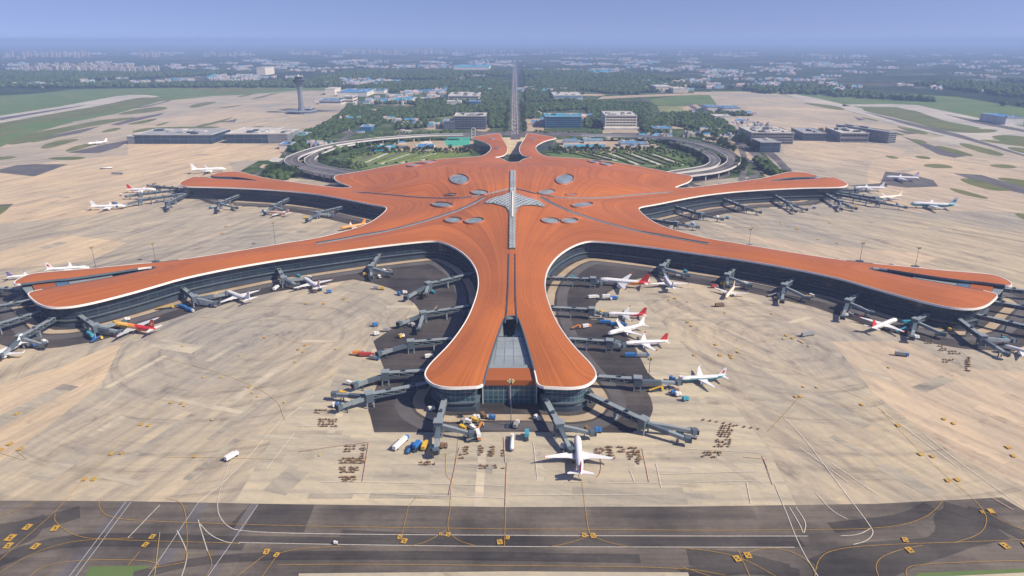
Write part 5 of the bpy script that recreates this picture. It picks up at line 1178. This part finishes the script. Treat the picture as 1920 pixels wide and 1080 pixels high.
viaduct([(700,331),(650,321),(606,314),(582,307),(579,298),(594,288),(622,277),(660,270)], 20, 11, 'inner deck of the west viaduct loop')
viaduct([(700,322),(740,328),(800,326)], 12, 14, 'pale ramp joining the west roof shell')
# dark undercroft ground by the lobe tips
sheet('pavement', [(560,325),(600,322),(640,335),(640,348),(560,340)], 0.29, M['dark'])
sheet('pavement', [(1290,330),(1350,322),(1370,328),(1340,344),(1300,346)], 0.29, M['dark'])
sheet('pavement', [(1300,345),(1330,338),(1420,330),(1400,340),(1320,350)], 0.30, M['apron_r'])
sheet('pavement', [(620,345),(590,338),(500,330),(520,340),(600,350)], 0.30, M['apron_l'])

# ---------------------------------------------------------------- trees
leaf_a = mat('leaves_dark', (.026,.055,.016), .9, col2=(.07,.115,.03), vscale=.25, spec=.15)
leaf_b = mat('leaves_mid', (.045,.08,.022), .9, col2=(.10,.145,.045), vscale=.25, spec=.15)
bark = mat('bark', (.10,.07,.05), .9)
ICO_V = None
def ico():
    global ICO_V
    if ICO_V is None:
        import bmesh
        bm = bmesh.new(); bmesh.ops.create_icosphere(bm, subdivisions=1, radius=1.0); ICO_V = (np.array([v.co[:] for v in bm.verts]), np.array([[v.index for v in f.verts] for f in bm.faces])); bm.free()
    return ICO_V
def tree_proto(name, seed, h, w, leaf):
    r = random.Random(seed); t = empty(name, (0, 0, 0)); m = MB()
    m.tube((0, 0, 0), (0, 0, h * .4), .35, .22, n=6)
    for k in range(4): a = k * 1.6 + r.random(); m.tube((0, 0, h * .3), (w * .3 * math.cos(a), w * .3 * math.sin(a), h * .62), .16, .08, n=5)
    m.build('trunk', bark, t); m = MB()
    for k in range(150):
        a, b = r.uniform(0, 2 * math.pi), math.acos(r.uniform(-.8, 1)); q = r.random() ** .4
        lob = 1 + .25 * math.sin(3 * a + seed) * math.sin(2 * b); p = Vector((math.cos(a) * math.sin(b) * w / 2 * lob, math.sin(a) * math.sin(b) * w / 2 * lob, h * .62 + math.cos(b) * h * .36 * lob)); p = Vector((0, 0, h * .62)).lerp(p, q)
        s_ = r.uniform(.5, 1.15) * w / 9; u = Vector((r.gauss(0, 1), r.gauss(0, 1), r.gauss(0, 1))).normalized(); v = u.orthogonal().normalized(); w_ = u.cross(v)
        m.add([p + v * s_, p + w_ * s_ * .9, p - v * s_, p - w_ * s_ * .8, p + u * s_ * .6], [(0, 1, 4), (1, 2, 4), (2, 3, 4), (3, 0, 4)])
    m.build('crown', leaf, t); return t
TL = [tree_proto('broadleaf_tree', 1, 10, 9, leaf_a), tree_proto('broadleaf_tree', 2, 8, 8, leaf_b), tree_proto('broadleaf_tree', 3, 12, 8, leaf_a)]
TK = [kid_map(t) for t in TL]; used = [False] * 3
def tree(px, py, lab, grp, s=1.0):
    k = R.randrange(3); o = TL[k] if not used[k] else copy_tree(TL[k], TK[k]); used[k] = True
    a = P(px, py); o.location = (a.x, a.y, 0); o.rotation_euler = (0, 0, R.uniform(0, 6)); q = s * R.uniform(.8, 1.35); o.scale = (q, q, q * R.uniform(.9, 1.2)); tag(o, lab, 'tree', grp)
def along(pts, n, j, lab, grp, s=1.0):
    P2 = [Vector(p) for p in pts]; ls = [(P2[i + 1] - P2[i]).length for i in range(len(P2) - 1)]; T = sum(ls)
    for i in range(n):
        d = T * (i + R.random() * .7) / n; k = 0
        while k < len(ls) - 1 and d > ls[k]: d -= ls[k]; k += 1
        p = P2[k].lerp(P2[k + 1], min(1, d / ls[k])); tree(p.x + R.uniform(-j, j), p.y + R.uniform(-j, j) * .4, lab, grp, s)
along([(948,250),(950,222),(954,192)], 26, 2.5, 'street tree lining the west side of the avenue', 'street trees west of the avenue', 1.3)
along([(983,250),(981,222),(977,192)], 26, 2.5, 'street tree lining the east side of the avenue', 'street trees east of the avenue', 1.3)
along([(690,286),(760,284),(830,285),(900,286)], 36, 2, 'tree in the row behind the west car park', 'tree row behind the west car park', 1.0)
along([(1030,286),(1100,283),(1160,284),(1240,283)], 36, 2, 'tree in the row behind the east car park', 'tree row behind the east car park', 1.0)
along([(500,336),(515,325),(530,322),(560,333)], 30, 6, 'bushy tree below the west viaduct bend', 'trees below the west viaduct bend', 1.4)
along([(1390,325),(1400,315),(1385,308),(1372,326)], 18, 6, 'tree inside the east road bends', 'trees inside the east road bends', 1.3)
along([(1300,255),(1340,270),(1375,288),(1350,262)], 30, 5, 'tree beside the east approach roads', 'trees beside the east approach roads', 1.3)
along([(1245,268),(1290,284),(1320,300),(1300,312)], 24, 4, 'tree on the inner side of the east loop', 'trees inside the east loop', 1.1)
along([(620,290),(600,300),(620,310),(660,315)], 24, 4, 'tree on the inner side of the west loop', 'trees inside the west loop', 1.1)
along([(1400,280),(1420,286),(1380,266),(1410,262)], 14, 4, 'tree around the grey office blocks', 'trees around the grey office blocks', 1.6)
along([(1500,256),(1560,252),(1600,258),(1640,262)], 16, 3, 'tree behind the east apron halls', 'trees behind the east apron halls', 1.6)
along([(260,262),(400,262),(540,262)], 12, 3, 'tree behind the west apron buildings', 'trees behind the west apron buildings', 1.5)
# woods too dense to count
def woods(name, polys, dens, mt, label, smin=5, smax=9, region=None, thr=None, seed=1):
    rng = np.random.default_rng(seed); pts = []
    for q in polys:
        w = np.array(XY(q)); x0, y0 = w.min(0); x1, y1 = w.max(0); n = int((x1 - x0) * (y1 - y0) * dens); n = min(n, 60000)
        c = rng.uniform((x0, y0), (x1, y1), (n, 2)); c = c[inside(c, [tuple(p) for p in w])]
        if thr is not None:
            k = np.array([noise.fractal(Vector((p[0] * .0011, p[1] * .0008, 3.7)), 1.0, 2.0, 4) for p in c]) if len(c) else np.zeros(0); c = c[k > thr]
        pts.append(c)
    c = np.concatenate(pts); V, Fc = ico(); n = len(c)
    if n > 22000: c = c[rng.permutation(n)[:22000]]; n = 22000
    s = rng.uniform(smin, smax, n); sc3 = np.stack([s, s, s * rng.uniform(.6, 1.1, n)], 1); jit = rng.uniform(.72, 1.25, (n, len(V), 1))
    vv = V[None] * sc3[:, None, :] * jit + np.concatenate([c, (s * .75)[:, None]], 1)[:, None, :]
    me = bpy.data.meshes.new(name); N = n * len(V); ff = (Fc[None] + (np.arange(n) * len(V))[:, None, None]).reshape(-1, 3)
    me.vertices.add(N); me.vertices.foreach_set('co', vv.reshape(-1).astype(np.float32)); me.loops.add(ff.size); me.loops.foreach_set('vertex_index', ff.ravel().astype(np.int32))
    me.polygons.add(len(ff)); me.polygons.foreach_set('loop_start', np.arange(0, ff.size, 3, dtype=np.int32)); me.update(calc_edges=True); me.materials.append(mt)
    o = bpy.data.objects.new(name, me); C.objects.link(o); struct(o, 'stuff', label); return o
wood_m = mat('woodland_leaves', (.016,.038,.013), .95, col2=(.075,.115,.036), vscale=.045, spec=.1)
woods('woodland', [[(548,268),(575,248),(612,234),(652,205),(700,200),(690,212),(672,232),(640,246),(600,262),(575,276)],[(660,232),(690,212),(740,208),(730,226),(700,240)],[(715,214),(780,205),(858,202),(856,216),(800,224),(720,230)],[(800,202),(945,196),(946,206),(860,214)],
 [(985,196),(1100,192),(1215,196),(1225,215),(1190,222),(1105,226),(1100,205),(985,212)],[(1240,215),(1330,212),(1350,222),(1380,250),(1340,258),(1290,240),(1250,236)],[(1350,218),(1412,218),(1400,214),(1340,212)],[(1195,225),(1240,222),(1260,250),(1210,256)],[(1380,252),(1400,246),(1412,264),(1396,272)],[(505,320),(520,318),(560,335),(500,345),(490,338)],
 [(560,290),(540,282),(575,268),(610,262),(590,275)],[(780,196),(830,194),(838,202),(780,204)],[(905,160),(950,165),(950,196),(905,196)],[(985,168),(1030,170),(1030,188),(985,192)],[(915,212),(945,212),(944,240),(918,240)],[(985,212),(1010,214),(1012,224),(985,224)],[(1095,226),(1125,224),(1126,240),(1098,240)],[(1200,222),(1260,228),(1250,252),(1204,244)],[(745,232),(825,228),(828,238),(745,244)],[(820,252),(850,250),(850,254),(800,258)],[(1300,226),(1330,230),(1350,250),(1320,246)],[(590,248),(660,228),(665,240),(600,264)],[(1480,330),(1440,312),(1420,300),(1410,306),(1440,330)],[(1255,262),(1300,276),(1330,290),(1322,300),(1285,284),(1250,270)],[(610,284),(660,272),(720,268),(660,280),(616,296)]], .010, wood_m, 'dense green wood belts around the landside roads', 5, 8.5, seed=2)
woods('garden_shrubbery', [[(660,290),(700,284),(800,283),(900,284),(880,288),(700,290),(655,300)],[(1030,284),(1240,280),(1290,290),(1300,300),(1240,290),(1040,289)],[(630,305),(655,300),(700,312),(660,318)],[(1290,300),(1310,300),(1300,314),(1230,316)],[(680,268),(760,264),(830,262),(700,276)],[(1130,262),(1240,264),(1260,272),(1230,274)],[(700,250),(860,246),(850,250),(700,256)],[(1000,246),(1120,248),(1000,250)],[(1270,236),(1300,236),(1330,252),(1290,246)],[(830,198),(945,194),(945,204),(840,206)]], .008, leaf_b, 'leafy shrubs and young trees in the loop gardens', 2.2, 4.2, seed=12)
woods('far_woodland', [[(1020,180),(1200,176),(1210,188),(1000,194)],[(700,196),(840,188),(840,170),(950,160),(952,190),(860,198)],[(640,172),(700,158),(940,150),(950,160),(820,168),(700,176)],[(985,150),(1200,152),(1320,160),(1325,170),(1100,178),(985,186)]], .0035, wood_m, 'woods on both sides of the avenue farther out', 7, 12, thr=-.05, seed=5)
woods('distant_woodland', [[(-100,165),(640,165),(640,140),(-100,135)],[(1330,170),(2000,205),(2000,150),(1330,145)],[(640,150),(945,150),(952,135),(640,135)],[(985,152),(1330,152),(1330,135),(978,135)]], .0016, wood_m, 'far woods fading into the haze', 9, 16, thr=.0, seed=8)
# ---------------------------------------------------------------- far towns
tw_m = [wmat('tower_block_%s' % k, c, tuple(x * .9 for x in c), (.30,.29,.28), 9, 3.2, .9) for k, c in (('cream', (.62,.56,.50)), ('pink', (.60,.46,.43)), ('grey', (.48,.47,.46)))]
def mk_block(i):
    t = empty('apartment_block', (0, 0, 0)); m = MB(); uvs = []
    w, d, h = (34, 16, 56) if i != 1 else (24, 20, 80)
    for p, q in (((-w/2,-d/2),(w/2,-d/2)), ((w/2,-d/2),(w/2,d/2)), ((w/2,d/2),(-w/2,d/2)), ((-w/2,d/2),(-w/2,-d/2))):
        k = len(m.v); l = math.dist(p, q); m.v += [(*p, 0), (*q, 0), (*q, h), (*p, h)]; uvs += [(0, 0), (l, 0), (l, h), (0, h)]; m.f.append((k, k+1, k+2, k+3)); m.m.append(0)
    m.build('wall', tw_m[i], t, uv=uvs); m = MB(); m.box((0, 0, h + .5), (w + 1, d + 1, 1)); m.box((0, 0, h + 3), (w * .3, d * .5, 4)); m.build('roof', M['r_pale'], t); return t
nb = 0
def town(x0, y0, x1, y1, n, kinds, lab, grp, s=1.0, rows_=None):
    for i in range(n):
        k = R.choice(kinds); x = x0 + (x1 - x0) * (i + R.random()) / n; y = y0 + (y1 - y0) * R.random()
        o = place('blk%d' % k, (lambda k=k: mk_block(k)), x, y, R.uniform(-.2, .2), lab, 'apartment block', grp); q = s * R.uniform(.55, .9); o.scale = (q, q, q * .8); o.location.z = -.3
town(35,138,300,131,52,[0,0,2],'cream apartment block in the long white estate left of the tower','cream blocks of the long white estate',1.25)
town(70,131,250,127,26,[0],'rear apartment block of the long white estate','rear blocks of the long white estate',1.25)
town(50,108,170,104,20,[1],'pinkish apartment block in the hazy cluster at far left','pinkish blocks at far left',1.5)
town(262,108,300,105,8,[1,0],'apartment block in a small hazy cluster','small hazy cluster of blocks',1.5)
town(380,108,470,100,16,[0,2],'pale apartment block on the hazy western horizon','pale blocks on the western horizon',1.5)
town(540,104,602,100,14,[0],'white apartment block in the haze behind the tower','white blocks behind the tower',1.7)
town(640,104,830,97,36,[0,1],'apartment block on the skyline left of the avenue','skyline blocks left of the avenue',1.8)
town(840,100,960,96,14,[1,2],'faint apartment block near the end of the avenue','faint blocks near the end of the avenue',1.6)
town(1000,104,1330,98,18,[2,0],'faint apartment block on the skyline right of the avenue','skyline blocks right of the avenue',1.3)
town(1340,106,1380,103,5,[0],'white block standing alone in the eastern haze','white blocks in the eastern haze',1.6)
town(1480,112,1600,106,10,[0,2],'low pale block in the far east','low pale blocks in the far east',1.2)
town(0,112,60,106,8,[1,2],'block in the haze at the left edge','blocks in the haze at the left edge',1.4)
# villages and sheds too many to count
def village(name, boxes, label, seed):
    rng = np.random.default_rng(seed); V = np.array([(-.5,-.5,0),(.5,-.5,0),(.5,.5,0),(-.5,.5,0),(-.5,-.5,1),(.5,-.5,1),(.5,.5,1),(-.5,.5,1),(-.5,0,1.5),(.5,0,1.5)])
    Fq = [(0,1,5,4),(1,2,6,5),(2,3,7,6),(3,0,4,7),(4,5,9,8),(6,7,8,9),(4,8,7,7),(5,6,9,9)]; m = MB(); mats = [mat('village_wall', (.46,.42,.38), .8), M['r_blue'], M['r_pink'], mat('village_roof', (.36,.32,.29), .8), M['r_grey'], M['r_cyan']]
    for (x0, y0, x1, y1, n, sz) in boxes:
        cl = [(R.uniform(x0, x1), R.uniform(y0, y1)) for _ in range(max(1, n // 14))]
        for i in range(n):
            cx_, cy2 = R.choice(cl); p = P(cx_ + R.gauss(0, 9), max(96, cy2 + R.gauss(0, .7))); w, d, h = sz * R.uniform(.6, 2.2), sz * R.uniform(.4, 1.1), R.uniform(5, 11); a = R.choice([0, .1, 1.6])
            v = V * (w, d, h); vs = [(p.x + q[0] * math.cos(a) - q[1] * math.sin(a), p.y + q[0] * math.sin(a) + q[1] * math.cos(a), q[2] - .2) for q in v]; k = len(m.v); m.v += vs; rc = R.choice([1, 3, 3, 4, 2, 2, 1, 5])
            for j, f in enumerate(Fq): f = tuple(dict.fromkeys(f)); m.f.append(tuple(z + k for z in f)); m.m.append((0 if rc < 4 else 4) if j not in (4, 5) else rc)
    me = bpy.data.meshes.new(name); me.from_pydata(m.v, [], m.f)
    for q in mats: me.materials.append(q)
    me.polygons.foreach_set('material_index', m.m); o = bpy.data.objects.new(name, me); C.objects.link(o); struct(o, 'stuff', label)
village('near_village', [(580,148,760,160,360,14),(640,138,800,148,330,15),(700,168,830,196,150,12),(985,166,1050,176,100,13),(1000,130,1180,150,330,15),(1200,150,1330,172,180,13),(640,225,830,246,70,9),(1000,205,1130,235,60,9),(1290,215,1440,268,130,9),(860,160,950,185,60,12),(560,268,640,300,40,7),(1190,255,1300,262,40,7)], 'scattered village roofs north of the airport', 3)
village('far_village', [(0,142,330,164,300,13),(330,142,560,152,220,13),(420,112,640,136,300,17),(1330,140,1560,168,320,13),(1560,130,1920,172,300,13),(1180,118,1500,140,420,15),(1500,112,1920,130,340,18),(1020,108,1300,122,340,20),(0,118,420,130,300,18),(640,108,960,128,460,19),(600,99,1300,106,300,30),(0,99,600,104,240,30),(1300,100,1920,108,240,26)], 'distant villages fading into the haze', 4)
for i, (x, y, w, h, k) in enumerate([(820,240,26,3,'earth'),(905,240,14,7,'earth'),(1000,232,14,6,'earth'),(1170,252,40,3,'dark'),(1230,232,14,5,'earth'),(740,250,30,3,'dark'),(710,262,14,2,'r_pale'),(772,240,16,3,'dark'),(690,222,14,4,'r_pale'),(650,247,12,4,'road'),(1275,238,18,4,'earth'),(1310,232,12,4,'r_pink'),(1345,245,16,3,'earth'),(1262,226,14,3,'road'),
    (1380,292,16,5,'earth'),(1430,318,18,5,'road'),(1400,336,30,3,'dark'),(1330,334,24,3,'earth'),(560,300,8,3,'earth'),(520,300,16,4,'r_pale'),(500,312,14,4,'earth'),(530,272,12,4,'earth'),(560,255,14,3,'earth'),(1020,186,20,3,'earth'),(900,182,16,3,'earth'),(780,184,28,2,'r_pale'),(1110,178,26,2,'earth'),(860,170,24,1.6,'earth'),(1070,166,26,1.6,'earth'),(700,206,18,1.5,'earth'),
    (1150,200,18,1.5,'r_pale'),(1185,196,20,1.2,'f_white'),(1225,250,20,2,'dark'),(1085,252,26,2,'road'),(860,256,30,2,'road'),(1150,262,18,2,'earth'),(1210,268,14,3,'dark'),(755,276,14,3,'dark'),(800,268,12,3,'f_white'),(850,284,18,1.4,'earth'),(700,254,12,2,'lush'),(600,282,18,2,'lush')]):
    sheet('site_ground', [(x - w, y + h * .4), (x - w * .5, y - h), (x + w * .7, y - h * .8), (x + w, y + h * .2), (x + w * .5, y + h), (x - w * .6, y + h * .9)], .17 + i * .002, M[k])
# cars on the avenue
def mk_car(c):
    t = empty('car', (0, 0, 0)); m = MB(); m.box((0, 0, .75), (4.6, 1.9, .8)); m.box((-.2, 0, 1.4), (2.4, 1.7, .6), 0, 0, .8); m.build('body', VC[c], t); return t
for i in range(40):
    y = 124 + (250 - 124) * ((i + .5) / 40) ** .6; side = R.choice([-1, 1]); x = 965.2 + side * R.uniform(2, 6) * (y - 78) / 170; c_ = R.choice(['white', 'white', 'grey', 'yellow', 'blue'])
    o = place('car_' + c_, (lambda c_=c_: mk_car(c_)), x, y, 1.57, '%s car driving on the long northern avenue' % c_, 'car', '%s cars on the northern avenue' % c_); o.scale = (1.6, 1.6, 1.6); o.location.z = .65
# lamp posts on the avenue median
def mk_lamp():
    t = empty('street_lamp', (0, 0, 0)); m = MB(); m.tube((0, 0, 0), (0, 0, 13), .3, .2, n=5); m.build('post', M['r_pale'], t); m = MB(); m.box((0, 0, 13.2), (9, .8, .5)); m.build('arm', M['f_white'], t)
    m = MB(); m.box((0, 0, .4), (5, 9, .8)); m.build('planter', mat('planter_stone', (.62,.56,.40), .8), t); return t
for i in range(16):
    y = 250 - 78 * (i / 15) ** .75; place('lamp', mk_lamp, 965.1 - (250 - y) * .008, y, 0, 'double-armed lamp on the median of the avenue', 'street lamp', 'double-armed lamps down the avenue median')
# ---------------------------------------------------------------- haze
hm = bpy.data.materials.new('haze_air'); hm.use_nodes = True; nt = hm.node_tree; nt.nodes.clear()
out = nt.nodes.new('ShaderNodeOutputMaterial'); pv = nt.nodes.new('ShaderNodeVolumePrincipled')
pv.inputs['Color'].default_value = (0.43, 0.60, 1.0, 1); pv.inputs['Density'].default_value = HAZE = 0.000096; pv.inputs['Anisotropy'].default_value = 0.0
nt.links.new(pv.outputs[0], out.inputs['Volume'])
m = MB(); X = 45000; m.v = [(x, y, z) for z in (-1.3, 264.0) for x, y in ((-X, -1800), (X, -1800), (X, 60000), (-X, 60000))]
m.f = [(3, 2, 1, 0), (4, 5, 6, 7), (0, 1, 5, 4), (1, 2, 6, 5), (2, 3, 7, 6), (3, 0, 4, 7)]; m.m = [0] * 6
hz = m.build('haze', hm); struct(hz, 'stuff', 'blue haze filling the air over the plain')
# unused prototypes out
for k, t in enumerate(TL):
    if not used[k]:
        for ch in list(t.children): bpy.data.objects.remove(ch)
        bpy.data.objects.remove(t)
